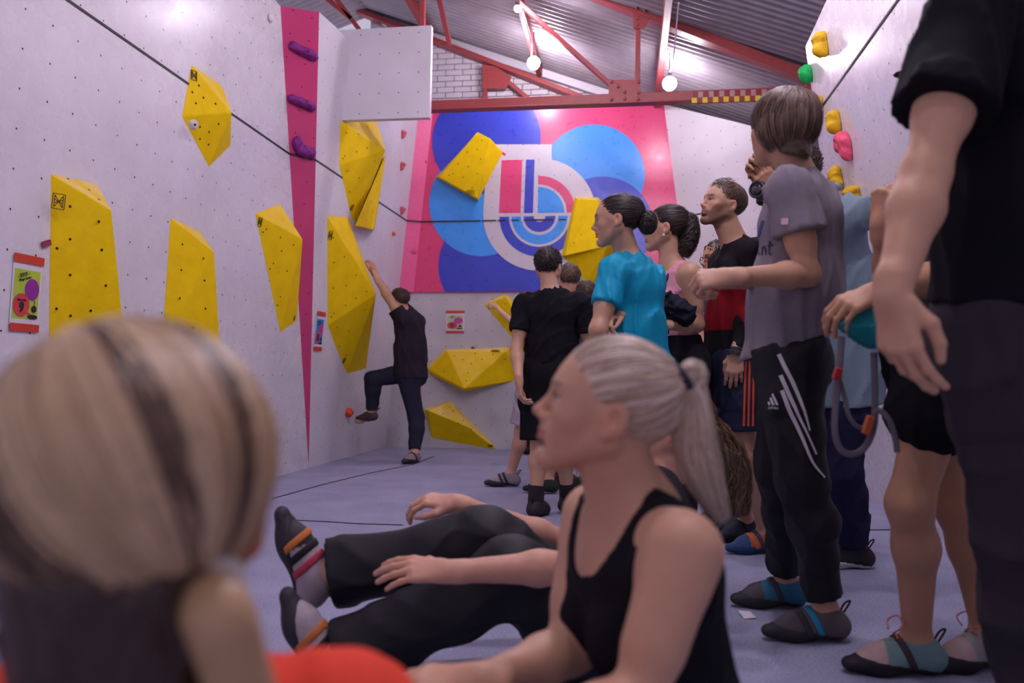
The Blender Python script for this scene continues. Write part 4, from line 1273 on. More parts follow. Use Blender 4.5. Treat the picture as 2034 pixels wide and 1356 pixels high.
volume('slim yellow volume tucked behind the gem-shaped one', VB, [(764, 312), (744, 457), (710, 447)], [(767, 304, .16), (741, 457, .10), (705, 448, .10)],
       [(3, 5, 4), (3, 4, 1, 0), (4, 5, 2, 1), (5, 3, 0, 2)], [(748, 360), (738, 400), (740, 420), (727, 437)])
volume('yellow trapezoid volume on the dark blue painted circle', PLM, [(944, 268), (986, 290), (1000, 304), (950, 399), (866, 352)], [(948, 262, .20), (974, 275, .22), (948, 394, .16), (872, 352, .10)],
       [(0, 1, 6, 5), (1, 2, 6), (2, 3, 7, 6), (3, 4, 8, 7), (4, 0, 5, 8), (5, 6, 7, 8)], [(957, 279), (948, 297), (928, 302), (955, 316), (910, 325), (930, 331), (948, 345), (920, 352), (892, 348), (938, 373), (900, 345)], [(934, 382, .05, .025, False)])
volume('yellow volume on the mural behind the smiling woman', PLM, [(1142, 390), (1190, 392), (1240, 470), (1178, 565), (1164, 562), (1115, 508)], [(1146, 394, .12), (1186, 396, .14), (1206, 488, .26), (1122, 508, .14)],
       [(0, 1, 7, 6), (1, 2, 8, 7), (2, 3, 8), (3, 4, 8), (4, 5, 9, 8), (5, 0, 6, 9), (6, 7, 8, 9)], [(1168, 404), (1178, 420), (1154, 466), (1140, 482), (1176, 512), (1156, 529), (1133, 521)], [(1143, 413, .02, .05, False)])
volume('small yellow volume touched by the reaching hand on the grey wall', PLK, [(962, 604), (1004, 583), (1035, 612), (1056, 708), (1045, 703), (1012, 664)], [(1006, 590, .12), (1040, 650, .16)],
       [(0, 1, 6), (1, 2, 7, 6), (2, 3, 7), (3, 4, 7), (4, 5, 7), (5, 0, 6, 7)], [(1004, 604), (1012, 624), (1005, 633)])
volume('wide hexagonal yellow volume on the grey lower wall', PLK, [(850, 728), (884, 694), (1012, 690), (1030, 745), (1018, 757), (924, 777), (852, 742)], [(888, 697, .10), (1005, 697, .10), (922, 772, .30), (854, 736, .05)],
       [(0, 1, 7, 10), (1, 2, 8, 7), (2, 3, 8), (3, 4, 9, 8), (4, 5, 9), (5, 6, 10, 9), (6, 0, 10), (7, 8, 9), (7, 9, 10)], [(903, 706), (919, 714), (944, 702), (936, 722), (957, 713), (979, 704), (882, 738), (898, 752), (930, 740), (926, 756), (1003, 713), (857, 743)], [(984, 697, .05, .02, False), (857, 730, .02, .03, False)])
volume('low yellow volume near the floor with a steep shaded side', PLK, [(842, 812), (896, 797), (986, 890), (980, 892), (857, 869)], [(852, 815, .22), (930, 848, .16)],
       [(0, 1, 6, 5), (1, 2, 6), (2, 3, 6), (3, 4, 5, 6), (4, 0, 5)], [(893, 808), (900, 816), (920, 835), (880, 822), (935, 852), (910, 840)], [(974, 885, .03, .012, False)])

# ---- holds: lumpy bolted-on grips
def hold(name, label, pl, u, v, parts, col, bolt=True, dust=0.):
    """parts: (right, up, out, r_right, r_up, r_out) in metres round the point on the wall"""
    p0 = onpl(u, v, pl); n = pl[1]; x = nrm(np.cross(V(0, 0, 1), n)); y = np.cross(n, x); R = np.stack([x, y, n])
    S = Shape()
    for (a, b, c, ra, rb, rc) in parts: S.ell(p0 + x * a + y * b + n * c, (ra, rb, rc), R, .02)
    S.cut(p0 + n * .002, -n, .002); S.disp(folds(int(u * 7 + v) % 97, .003, .05))
    vv, q = S.arrays(.0065)
    T = np.tile(lin(col), (len(vv), 1)) * (1 + .12 * np.sin(vv @ V(60, 40, 70)))[:, None]
    t = thing('climbing_hold', label, 'climbing hold', 'holds bolted to the walls'); t.location = tuple(p0)
    link(name, amesh(name, vv, q, T), M_rubber, t)
    if bolt:
        o_ = max(c + rc for (_, _, c, _, _, rc) in parts) * .8
        a, b, c = parts[0][0], parts[0][1], parts[0][2] + parts[0][5]
        link('bolt', tube_mesh('bolt', [p0 + x * a + y * b + n * (c - .012), p0 + x * a + y * b + n * (c + .001)], .008, 8), M_hole, t)
    finish(t); return t
PW = (tip, nrm(np.cross(pr - tip, pl_top - tip))); 
if np.dot(PW[1], CAM - tip) < 0: PW = (tip, -PW[1])
PUR = (128, 42, 128)
hold('grip', 'top purple hold on the pink wedge', PW, 601, 102, [(0, 0, .02, .13, .040, .06), (.09, -.015, .015, .06, .034, .045), (-.10, .01, .012, .05, .038, .04)], PUR)
hold('grip', 'middle purple hold on the pink wedge', PW, 598, 204, [(0, 0, .02, .13, .038, .06), (.09, -.015, .015, .055, .034, .045), (-.10, .008, .012, .05, .036, .04)], PUR)
hold('grip', 'lowest purple hold on the pink wedge, on the height line', PW, 602, 297, [(.01, -.015, .02, .10, .055, .06), (-.08, .04, .015, .045, .06, .045), (.08, -.01, .012, .045, .05, .04)], PUR)
v3 = (onpl(383, 246, PLA, .07), nrm(V(.75, -.55, -.35)))
hold('grip', 'small white hold on the six-sided yellow volume', v3, 383, 246, [(0, 0, .01, .032, .036, .025)], (222, 214, 208))
hold('grip', 'tiny white hold near the top of the wall by the pink wedge', PLA, 535, 36, [(0, 0, .01, .035, .035, .02)], (226, 218, 216), False)
PK = (226, 96, 110)
for (u, v, lb) in ((799, 265, 'top small pink hold in the row beside the mural'), (797, 328, 'second small pink hold in the row beside the mural'), (797, 416, 'third small pink hold, just above the height line')):
    hold('grip', lb, PLB, u, v, [(0, .01, .012, .05, .03, .04), (0, -.03, .01, .03, .035, .03)], PK)
hold('grip', 'tiny orange hold under the height line by the corner', PLB, 780, 463, [(0, 0, .01, .03, .025, .025)], (232, 96, 60), False)
hold('grip', 'round pink hold on the pink edge of the mural', PLM, 821, 500, [(0, 0, .015, .045, .045, .04)], (226, 90, 140))
hold('grip', 'orange foothold near the raised foot', PLB, 689, 819, [(0, 0, .02, .05, .05, .05)], (232, 84, 48))
hold('grip', 'small pink hold low on the mural edge', PLM, 846, 322, [(0, 0, .008, .02, .02, .02)], (220, 70, 120), False)
YH = (214, 170, 20)
PRr = PLR
hold('grip', 'top yellow horn hold on the glossy white wall', PRr, 1640, 82, [(0, .02, .03, .06, .05, .06), (.01, -.05, .03, .04, .06, .07), (-.02, .0, .02, .05, .06, .04)], YH)
hold('grip', 'green hold on the edge of the white wall', PRr, 1610, 143, [(0, 0, .03, .06, .06, .06), (0, -.03, .02, .04, .05, .05)], (24, 176, 84))
hold('grip', 'yellow hold just right of the brown-haired head', PRr, 1632, 208, [(0, .02, .03, .06, .05, .06), (.0, -.03, .02, .035, .05, .05)], YH)
hold('grip', 'yellow hold directly above the pink cluster', PRr, 1665, 237, [(0, .02, .03, .06, .05, .05), (.02, -.04, .03, .04, .06, .06)], YH)
hold('grip', 'pink hold shaped like a cluster of balls', PRr, 1684, 283, [(0, .03, .03, .05, .05, .055), (-.05, .0, .03, .045, .05, .05), (.04, .0, .02, .04, .05, .05), (.03, -.06, .02, .045, .07, .05), (-.01, -.02, .04, .04, .04, .045)], (226, 84, 112))
hold('grip', 'large yellow hold below the pink cluster', PRr, 1669, 350, [(0, .01, .03, .06, .07, .05), (.02, -.05, .02, .045, .05, .05), (-.03, -.02, .03, .04, .04, .04)], YH)
hold('grip', 'lowest yellow hold on the white wall, partly behind a fist', PRr, 1703, 386, [(0, .02, .03, .08, .04, .06), (.02, -.03, .02, .05, .05, .05)], YH)
hold('grip', 'small green hold low on the wall behind the sling', PRr, 1706, 722, [(0, 0, .02, .045, .06, .05)], (30, 168, 70))

# ---- posters
def poster(label, pl, u0, v0, u1, v1, bg, col1, col2, num, xd=None):
    """sheet held by red tape top and bottom, corners given as left edge / right edge pixels"""
    n = pl[1]
    a, b = onpl(u0[0], u0[1], pl, .003), onpl(u1[0], u1[1], pl, .003); c_, d_ = onpl(u0[0], v0, pl, .003), onpl(u1[0], v1, pl, .003)
    t = thing('poster', label, 'poster', 'route posters taped to the walls'); t.location = tuple((a + d_) / 2)
    x = nrm(np.cross(V(0, 0, 1), n)); y = np.cross(n, x)
    ctr = (a + b + c_ + d_) / 4; W = abs(np.dot(b - a, x)); Hh = abs(np.dot(a - c_, y))
    Q = lambda px, py, l=0.: ctr + x * px * W + y * py * Hh + n * (l * .0012)
    def sheet(name, poly, m, l): slab(name, [Q(px, py, l) for px, py in poly], .0008, m, t)
    pm = lambda nm, cc: mat('print_' + nm + '_%d_%d_%d' % cc, srgb(*cc), .6, .05)
    sheet('paper', [(-.5, -.46), (.5, -.46), (.5, .46), (-.5, .46)], pm('paper', (226, 220, 226)), 1)
    sheet('printed_field', [(-.44, -.36), (.44, -.36), (.44, .33), (-.44, .33)], pm('bg', bg), 2)
    k = W / Hh
    ov = lambda cx, cy, rx, ry: [(cx + rx * math.cos(t_), cy + ry * math.sin(t_)) for t_ in np.linspace(0, 6.283, 29)[:-1]]
    sheet('balloon', ov(.18, .06, .25, .155), pm('balloon', col1), 3)
    sheet('balloon', ov(-.16, -.17, .28, .165), pm('balloon', col2), 4)
    sheet('balloon_string', [(.27, -.09), (.30, -.09), (.30, -.15), (.28, -.15)], pm('balloon', col1), 4)
    sheet('balloon_tip', [(.08, -.26), (.24, -.30), (.06, -.31)], pm('balloon', col2), 4)
    dk = pm('ink', (34, 30, 34))
    sheet('ink_blot', ov(.28, -.21, .09, .05), dk, 5); sheet('ink_blot', ov(.25, -.325, .17, .032), dk, 5)
    up2 = y * math.cos(.30) - x * math.sin(.30) * 0; xr = nrm(x + y * .30)
    text_obj('lettering', '- 2019 -', Hh * .075, Q(-.16, .255, 6), xr, y, dk, t, bold=.0006)
    text_obj('lettering', 'Mega Series', Hh * .050, Q(-.10, .205, 6), xr, y, dk, t, bold=.0004)
    text_obj('lettering', 'Bloc Nbr', Hh * .048, Q(-.16, -.10, 6), x, y, dk, t, bold=.0004)
    text_obj('lettering', num, Hh * .19, Q(-.16, -.205, 6), x, y, dk, t, bold=.0025)
    rd = pm('tape', (206, 62, 44))
    sheet('tape', [(-.52, .42), (.52, .42), (.52, .54), (-.52, .54)], rd, 6); sheet('tape', [(-.50, -.54), (.50, -.54), (.50, -.43), (-.50, -.43)], rd, 6)
    finish(t)
    return t
poster('lime route poster with purple and red balloons, number 9', PLA, (22, 507), 652, (80, 515), 655, (176, 204, 64), (142, 40, 146), (206, 66, 74), '9')
poster('blue and pink route poster beside the pink wedge', PLB, (626, 620), 694, (642, 621), 694, (56, 130, 206), (196, 60, 140), (200, 84, 130), '10')
poster('pale green route poster with pink balloons, number 11', PLK, (886, 618), 659, (922, 618), 661, (190, 200, 160), (196, 72, 150), (200, 70, 96), '11')
# little tape marks and paper scrap
for (a_, pl_, cc_, lb) in ((((84, 486), (101, 481)), PLA, (150, 50, 84), 'small crimson tape mark beside the leftmost tall volume'), (((936, 690), (943, 692)), PLK, (150, 70, 64), 'small red tape mark above the wide hexagonal volume'), (((994, 301), (1004, 308)), PLM, (220, 60, 110), 'small pink tape mark at the trapezoid volume')):
    A_, B_ = onpl(*a_[0], pl_, .012), onpl(*a_[1], pl_, .012)
    bar('tape_mark', A_, B_, .003, .03, mat('tape_%d' % cc_[0], srgb(*cc_), .6), label=lb, cat='tape')
sc_ = [atz(1466, 1212, .012), atz(1478, 1228, .003), atz(1503, 1226, .006), atz(1490, 1214, .014)]
link('paper_scrap', pymesh('paper_scrap', sc_ + [q_ - V(0, 0, .002) for q_ in sc_], [[0, 1, 2, 3], [7, 6, 5, 4], [0, 4, 5, 1], [1, 5, 6, 2], [2, 6, 7, 3], [3, 7, 4, 0]]), mat('paper_white', srgb(226, 222, 230), .7), label='white scrap of paper on the carpet by the turquoise shoe', cat='paper')

def frame(fx, fy):
    f = nrm(V(fx, fy, 0)); return f, V(f[1], -f[0], 0)
def ankle(u, v, c=1.0):
    p = atz(u, v); p[2] = .104 * c; return p
def mk(cm, neck, hm, fwd, hfwd=None, sh=.19, hp=.085, **kw):
    """joints from the middle of the shoulders and hips and the way they face"""
    f, r = frame(*fwd); fh, rh = frame(*(hfwd or fwd))
    J = dict(neck=neck, sL=cm - r * sh, sR=cm + r * sh, hL=hm - rh * hp, hR=hm + rh * hp)
    J.update(kw); return J
LENS = []
def lens(name, J):
    d = lambda a, b: round(float(np.linalg.norm(J[a] - J[b])), 2)
    LENS.append((name, 'ua', d('sL', 'eL'), d('sR', 'eR'), 'fa', d('eL', 'wL'), d('eR', 'wR'), 'torso', round(float(np.linalg.norm((J['sL'] + J['sR'] - J['hL'] - J['hR']) / 2)), 2), 'th', d('hL', 'kL'), d('hR', 'kR'), 'sh', d('kL', 'aL'), d('kR', 'aR')))
def stand(hm, hp_r, fwd, dist, c=1.0, spread=.0, fdir=None):
    """legs of someone standing upright below the hips"""
    f, r = frame(*fwd); o = {}
    for q, sg in (('L', -1), ('R', 1)):
        h = hm + r * sg * hp_r; a = h + r * sg * spread; a = V(a[0], a[1], .104 * c)
        o['k' + q] = lerp(h, a, .50) + f * .02; o['a' + q] = a; o['f' + q] = f if fdir is None else fdir
    return o

# ---- tall man in the grey T-shirt -------------------------------------------------
J = mk(at(1598, 400, 2.84), at(1588, 350, 2.84), at(1566, 700, 2.90), (-.90, .42), hfwd=(-.95, .3),
       eL=at(1604, 545, 2.66), wL=at(1452, 550, 2.52), eR=at(1575, 560, 3.06), wR=at(1452, 556, 2.74),
       kL=at(1592, 950, 2.78), aL=ankle(1640, 1272), kR=at(1546, 935, 3.04), aR=ankle(1562, 1206), fL=V(-1, -.10, 0), fR=V(-1, -.1, 0))
lens('gray', J)
B = Body(J, 1.0); H = Hd(at(1551, 254, 2.82), (-.66, .75, .0), (.03, 0, 1), 1.02)
p = person('tall man in grey T-shirt and black three-stripe track pants, back of his head to us', B, H, 'fair',
           hands=dict(L=dict(d=V(-1, .12, -.05), nb=V(0, -.75, .65), side=1, curl=.75, thumb=.2), R=dict(d=V(-1, -.35, -.05), nb=V(0, .6, .7), side=-1, curl=.8)))
hem0 = at(1490, 708, 2.9); hem1 = at(1642, 660, 2.9)
up_ = nrm(np.cross(hem1 - hem0, ray(1566, 690))); up_ = up_ if up_[2] > 0 else -up_
ts_gray = tshirt(B, p, (142, 134, 144), at(1566, 688, 2.9), o=.016, sleeve=.52, loose=.045, sl_loose=.034, skirt=.05, seed=3, hem_n=-up_, amp=.006)
tr_gray = trousers(B, p, (27, 25, 31), at(1566, 672, 2.9), wn=up_, o=.016, o2=.028, loose=.016, t1=1.90, m=M_slick, seed=4, amp=.0045, name='track_pants', wl=.14)
shoe(B, 'L', p, (96, 90, 92), (58, 54, 58), ((48, 150, 190), (66, 62, 66)))
shoe(B, 'R', p, (52, 118, 150), (56, 52, 56), ((70, 66, 70),), toe_c=(84, 80, 82))
HB = ((0, -.018, .036), (.086, .110, .088))
fr, na = ((.078, .06), (.030, -.085)), ((.03, -.075), (-.10, -.125))
hair_cap(H, p, (84, 65, 53), ell=HB, front=fr, nape=na, ears=False, extra=lambda S: (S.cone(H.p(0, -.05, 0), H.p(0, -.058, -.095), .066 * H.s, .050 * H.s, .03), [S.cone(H.p(m * .055, -.01, .03), H.p(m * .060, .0, -.050), .033, .022, .03) for m in (-1, 1)]), amp=.003)
cols = [(104, 80, 64), (66, 50, 41), (128, 101, 82)]
u1 = sph(2600, 3); u1 = u1[(u1[:, 1] < .62) & (u1[:, 2] < -.25)]
u0 = V(0, -.40, .92) + np.random.RandomState(1).normal(size=(len(u1), 3)) * .10 + u1 * V(.55, .55, 0)
HB2 = ((0, -.018, .030), (.089, .113, .098))
hair_flow(H, p, cols, u0, u1, ell=HB2, w=.0055, lift=.006, drop=.010, jit=.015, seed=5, t0=-.02, t1=1.0, n_seg=11)
u1 = sph(900, 8); u1 = u1[(u1[:, 1] > .35) & (u1[:, 2] < .32) & (u1[:, 2] > -.1)]
hair_flow(H, p, cols, V(0, -.2, .96) + u1 * V(.5, .4, 0), u1, ell=HB2, w=.0055, lift=.006, jit=.015, seed=6, n_seg=9)
u0 = sph(3000, 23); u0 = u0[(u0[:, 2] > .0) & (u0[:, 2] < .8) & (u0[:, 1] < .40)]
u1 = u0 * V(.80, .80, 0) + V(0, -.05, -.86)
hair_flow(H, p, cols, u0, u1, ell=((0, -.020, .012), (.089, .113, .116)), w=.0055, lift=.006, jit=.02, seed=9, n_seg=11, t1=1.05)
finish(p)
GRAY = p
M_print = mat('dark_print', srgb(62, 58, 72), .8); M_pblue = mat('blue_print', srgb(74, 84, 140), .8); M_wht = mat('white_print', srgb(222, 216, 222), .7)
for ch, pp in (('e', [(1503, 497), (1508, 497), (1509, 490), (1504, 489), (1503, 497), (1504, 505), (1509, 504)]), ('n', [(1514, 507), (1515, 490)]), ('n', [(1514, 494), (1520, 489), (1522, 506)]), ('t', [(1530, 478), (1528, 503), (1533, 505)]), ('t', [(1525, 488), (1535, 486)])):
    surf_strip(ts_gray, pp if len(pp) > 2 else [pp[0], ((pp[0][0] + pp[1][0]) / 2, (pp[0][1] + pp[1][1]) / 2), pp[1]], .006, M_print, GRAY, 'shirt_lettering', 8)
surf_strip(ts_gray, [(1516, 438), (1511, 455), (1507, 470)], .014, M_pblue, GRAY, 'shirt_print', 8)
surf_strip(ts_gray, [(1553, 440), (1561, 440), (1567, 440)], .020, mat('pink_tag', srgb(232, 190, 196), .7), GRAY, 'sleeve_tag', 6, .004)
for pp in ([(1547, 703), (1577, 765), (1597, 815), (1608, 855)], [(1551, 745), (1570, 790), (1590, 832), (1621, 902)], [(1553, 775), (1570, 818), (1592, 865), (1612, 915), (1637, 948)]):
    surf_strip(tr_gray, pp, .013, M_wht, GRAY, 'side_stripe', 30, .004, True)
for x0, y0, x1, y1 in ((1529, 803, 1532, 797), (1533, 803, 1537.5, 790), (1540, 803, 1535.5, 782)):
    pass
for a_, b_ in (((1530, 804), (1527, 798)), ((1537, 804), (1531, 790)), ((1544, 804), (1535, 782))):
    surf_strip(tr_gray, [a_, ((a_[0] + b_[0]) / 2, (a_[1] + b_[1]) / 2), b_], .0075, M_wht, GRAY, 'logo_bar', 6)
hp_, hn_ = hit(tr_gray, 1537, 809)
if hp_ is not None: text_obj('logo_lettering', 'adidas', .014, hp_ + hn_ * .006, np.cross(V(0, 0, 1), hn_), V(0, 0, 1), M_wht, GRAY)
finish(p)

# ---- woman in the turquoise T-shirt -------------------------------------------------
hm = at(1264, 745, 3.66); cm = at(1258, 545, 3.62)
f, r = frame(-.85, .5)
J = mk(cm, at(1250, 508, 3.62), hm, (-.85, .5), sh=.158, hp=.085, eL=at(1188, 655, 3.40), **stand(hm, .085, (-.85, .5), 0, .95))
J['wL'] = J['eL'] + r * .19 + f * .08 + V(0, 0, .06)
J['eR'] = cm + r * .20 + f * .16 - V(0, 0, .24); J['wR'] = at(1228, 628, 3.50)
lens('turq', J)
B = Body(J, 1.04, True, .97); H = Hd(at(1226, 440, 3.58), (-1, .10, -.03), (0, 0, 1), .95)
p = person('smiling woman with dark hair in a bun and turquoise T-shirt, arms crossed', B, H, 'fair', closed=True, mouth=.0022, brow=(52, 38, 34), neck_r=.044,
           hands=dict(L=dict(d=r + f * .3, nb=f + V(0, 0, .4), side=1, curl=.5), R=dict(d=V(-.45, -.6, -.25), nb=V(-.7, -.5, .5), side=-1, curl=.55)))
tshirt(B, p, (0, 158, 196), at(1264, 778, 3.66), o=.012, sleeve=.60, loose=.035, sl_loose=.016, skirt=.04, seed=11, amp=.006, m=M_slick)
trousers(B, p, (40, 38, 48), at(1264, 764, 3.66), t1=1.9, seed=12)
for q in 'LR': shoe(B, q, p, (70, 66, 74), (40, 38, 42), ((110, 60, 70),))
HT = ((0, -.016, .038), (.081, .106, .085))
fr, na = ((.090, .068), (.014, -.022)), ((.014, -.034), (-.10, -.070))
hair_cap(H, p, (40, 29, 27), ell=HT, front=fr, nape=na)
cols = [(46, 34, 31), (30, 22, 22), (66, 50, 45)]
u = hair_roots(1500, 4, HT, fr, na); tie = V(0, -.97, -.05)
hair_flow(H, p, cols, u, np.tile(tie, (len(u), 1)), ell=HT, w=.0034, lift=.004, jit=.02, seed=7, t1=.97)
bc = H.p(0, -.135, -.012)
S = Shape(); S.ell(bc, np.array([.046, .040, .050]) * H.s, H.R, .01); S.disp(folds(5, .004, .03))
v, q = S.arrays(.005); link('hair_bun', amesh('hair_bun', v, q, np.tile(lin((44, 32, 30)), (len(v), 1))), M_hair, p)
uu = sph(500, 9); ax_ = np.cross(uu, V(1, .2, .1)); 
hair_flow(Hd(bc, H.y, H.z, 1.0), p, cols, uu, uu * .2 + ax_, ell=((0, 0, 0), (.045, .040, .050)), w=.0036, lift=.002, jit=.04, seed=10, name='bun_strands')
link('hair_tie', tube_mesh('hair_tie', [H.p(.018 * math.cos(t), -.107, -.01 + .018 * math.sin(t)) for t in np.linspace(0, 6.283, 16)[:-1]], .005, 6, closed=True), mat('tie_purple', srgb(96, 60, 110), .8), p)
finish(p)

# ---- woman with the curly ponytail -------------------------------------------------
hm = at(1345, 722, 4.16); cm = at(1340, 552, 4.16); fw_ = (-.9, -.42); f, r = frame(*fw_)
J = mk(cm, at(1335, 515, 4.16), hm, fw_, sh=.165, eL=at(1384, 645, 4.02), wL=at(1318, 645, 3.86), eR=at(1312, 640, 4.32), wR=at(1298, 652, 4.10), **stand(hm, .085, fw_, 0))
lens('curly', J)
B = Body(J, 1.0, True, 1.0); H = Hd(at(1322, 456, 4.16), (-.95, .15, .05), (0, 0, 1), .98)
p = person('woman with curly dark ponytail in pink strappy top, behind the turquoise T-shirt', B, H, 'fair', neck_r=.045,
           hands=dict(L=dict(d=V(-1, .1, .05), nb=V(0, -.8, .5), side=1, curl=.5), R=dict(d=V(-.8, -.5, 0), nb=V(0, -.4, .8), side=-1, curl=.5)))
tank(B, p, (226, 160, 178), at(1345, 690, 4.16), seed=21, neck=.082, neck_dz=.0, hole_out=.02, hole=.085)
for sg in (-1, 1):
    S0 = B.cm + B.rc * sg * .075; pts = []
    a = B.cm + B.upv * .05 + B.rc * sg * .068
    pts = spline([a - B.fc * .09 - B.upv * .03, a - B.fc * .035 + B.upv * .002, a + B.fc * .03 - B.upv * .005, a + B.fc * .095 - B.upv * .075 + B.rc * sg * .008, a + B.fc * .125 - B.upv * .13 + B.rc * sg * .014], 5)
    link('shoulder_strap', tube_mesh('shoulder_strap', pts, .010, 6), mat('navy_trim', srgb(46, 36, 72), .8), p, smooth=True)
trousers(B, p, (36, 34, 42), at(1345, 665, 4.02), t1=1.9, seed=22)
for q in 'LR': shoe(B, q, p, (90, 70, 74), (40, 38, 42))
fr, na = ((.090, .066), (.012, -.022)), ((.012, -.034), (-.10, -.070))
hair_cap(H, p, (38, 28, 26), ell=HT, front=fr, nape=na)
u = hair_roots(1300, 5, HT, fr, na)
cols = [(44, 32, 30), (28, 20, 20), (70, 54, 48)]
hair_flow(H, p, cols, u, np.tile(V(0, -.93, .25), (len(u), 1)), ell=HT, w=.0034, lift=.004, jit=.03, seed=8, t1=.97)
hair_tail(p, [H.p(0, -.09, .05), H.p(0, -.118, .048), H.p(0, -.124, -.02), H.p(0, -.108, -.085), H.p(0, -.090, -.135)], [.02, .036, .046, .046, .03], cols, 1000, .0034, wav=.2, seed=12, segs=26, ends=.45, curl=.008, cf=5)
S = Shape(); 
for a_, b_, ra, rb in (((0, -.09, .04), (0, -.116, .02), .025, .034), ((0, -.116, .02), (0, -.108, -.08), .034, .025)): S.cone(H.p(*a_), H.p(*b_), ra, rb, .03)
S.disp(folds(31, .0025, .03)); v, q = S.arrays(.007); link('ponytail', amesh('ponytail', v, q, np.tile(lin((34, 25, 24)), (len(v), 1))), M_hair, p)
er = link('earring', dome_mesh('earring', .008, 10), mat('pearl', srgb(225, 215, 205), .2), p); er.location = H.p(-.083, -.002, -.042)
finish(p)
# dark jacket over her forearm
S = Shape(); c0 = at(1340, 612, 3.90)
S.ell(c0, (.085, .06, .05), np.stack([nrm(V(1, 0, -.35)), V(0, 1, 0), nrm(V(.35, 0, 1))]), .03); S.cone(c0 + V(-.06, 0, .02), c0 + V(.05, 0, -.03), .055, .045, .03)
S.cone(c0 + V(-.055, -.01, .05), c0 + V(-.03, 0, -.01), .035, .045, .03); S.cone(c0 + V(-.07, 0, 0), c0 + V(-.05, 0, -.10), .045, .03, .03)
S.disp(folds(41, .010, .05)); v, q = S.arrays(.007)
link('jacket', amesh('jacket', v, q, np.tile(lin((34, 36, 50)), (len(v), 1))), M_cloth, label='crumpled dark navy jacket draped over a bare forearm', cat='jacket')

# ---- bearded man -------------------------------------------------------------------
hm = at(1455, 718, 4.16); cm = at(1466, 514, 4.14); fw_ = (-.95, -.30)
J = mk(cm, at(1462, 472, 4.14), hm, fw_, sh=.185, eL=at(1492, 612, 3.98), wL=at(1464, 700, 3.92), eR=at(1432, 610, 4.34), wR=at(1420, 690, 4.30),
       kL=at(1478, 900, 4.08), aL=ankle(1520, 1098), kR=at(1456, 895, 4.24), aR=ankle(1482, 1072), fL=V(-1, -.30, 0), fR=V(-.8, -.6, 0))
lens('beard', J)
B = Body(J, .98, False, 1.0); H = Hd(at(1435, 409, 4.12), (-.88, -.42, .20), (.2, 0, 1), 1.0)
p = person('bearded man in black V-neck sweater with a red band, gazing up', B, H, 'fair', lips=(176, 118, 104), stubble=.62, brow=(58, 42, 34), neck_r=.054,
           hands=dict(L=dict(d=V(-.12, 0, -1), nb=V(-.15, -1, 0), side=1, curl=.28, thumb=.2), R=dict(d=V(-.1, 0, -1), nb=V(-.2, 1, 0), side=-1, curl=.3)))
zr0, zr1 = at(1430, 562, 4.1)[2], at(1430, 656, 4.1)[2]
def red_band(v, T):
    k = (v[:, 2] < zr0) & (v[:, 2] > zr1)
    d = np.minimum(np.linalg.norm(v - B.J['eL'], axis=1), np.linalg.norm(v - lerp(B.J['eL'], B.J['wL'], .5), axis=1))
    for a_, b_ in (('sL', 'eL'), ('eL', 'wL'), ('sR', 'eR'), ('eR', 'wR')):
        A_, B_ = B.J[a_], B.J[b_]; t = np.clip(((v - A_) @ (B_ - A_)) / ((B_ - A_) @ (B_ - A_)), 0, 1)
        k &= np.linalg.norm(v - A_ - t[:, None] * (B_ - A_), axis=1) > .062
    T[k] = lin((138, 22, 34)); return T
tshirt(B, p, (30, 28, 32), at(1450, 722, 4.14), o=.012, sleeve=1.93, loose=.03, neck=.074, vneck=.075, seed=31, amp=.005, tint=red_band, name='sweater', h=.008, skirt=.01)
def stripes(v, T):
    s_ = (v - B.hm) @ B.fp; side = (v - B.hm) @ B.rp < -.06
    for k in (-.045, -.015, .015): T[side & (np.abs(s_ - k) < .0075)] = lin((220, 84, 52))
    return T
sh_b = trousers(B, p, (34, 38, 62), at(1455, 690, 4.14), t1=.74, o=.022, loose=.035, name='shorts', seed=33, amp=.005, m=M_slick)
for x0_, x1_ in ((1481, 1477), (1489, 1486), (1497, 1495)): surf_strip(sh_b, [(x0_, 716), ((x0_ + x1_) / 2, 780), (x1_, 846)], .010, mat('stripe_orange', srgb(220, 84, 52), .7), p, 'side_stripe', 20)
shoe(B, 'L', p, (196, 106, 62), (46, 70, 118), ((70, 66, 90), (214, 112, 62)), toe_c=(52, 80, 128))
shoe(B, 'R', p, (40, 44, 66), (30, 32, 44), ((30, 30, 40),))
for i, (cc, w_) in enumerate((((208, 196, 190), .016), ((40, 34, 36), .012), ((60, 50, 50), .010), ((34, 30, 32), .014))):
    band(p, 'bracelet', lerp(J['eL'], J['wL'], .90 + i * .055), J['wL'] - J['eL'], .031 + .001 * i, w_, mat('bracelet_%d' % i, srgb(*cc), .8))
short_hair(H, p, [(92, 70, 54), (62, 46, 38), (120, 94, 72)], (66, 49, 40), n=2600, ln=.42, w=.0030, seed=14, front=((.092, .070), (.016, -.030)), nape=((.016, -.036), (-.10, -.066)), lift=.0015, jit=.01)
u1 = sph(700, 8); u1 = u1[(u1[:, 1] > .1) & (u1[:, 2] > .35)]
hair_flow(H, p, [(98, 74, 58), (66, 50, 40), (128, 102, 80)], u1, u1 * V(1, .5, 1) + V(.25, -.2, .1), ell=((0, -.012, .042), (.082, .106, .094)), w=.0034, lift=.006, jit=.02, seed=18, n_seg=7)
finish(p)

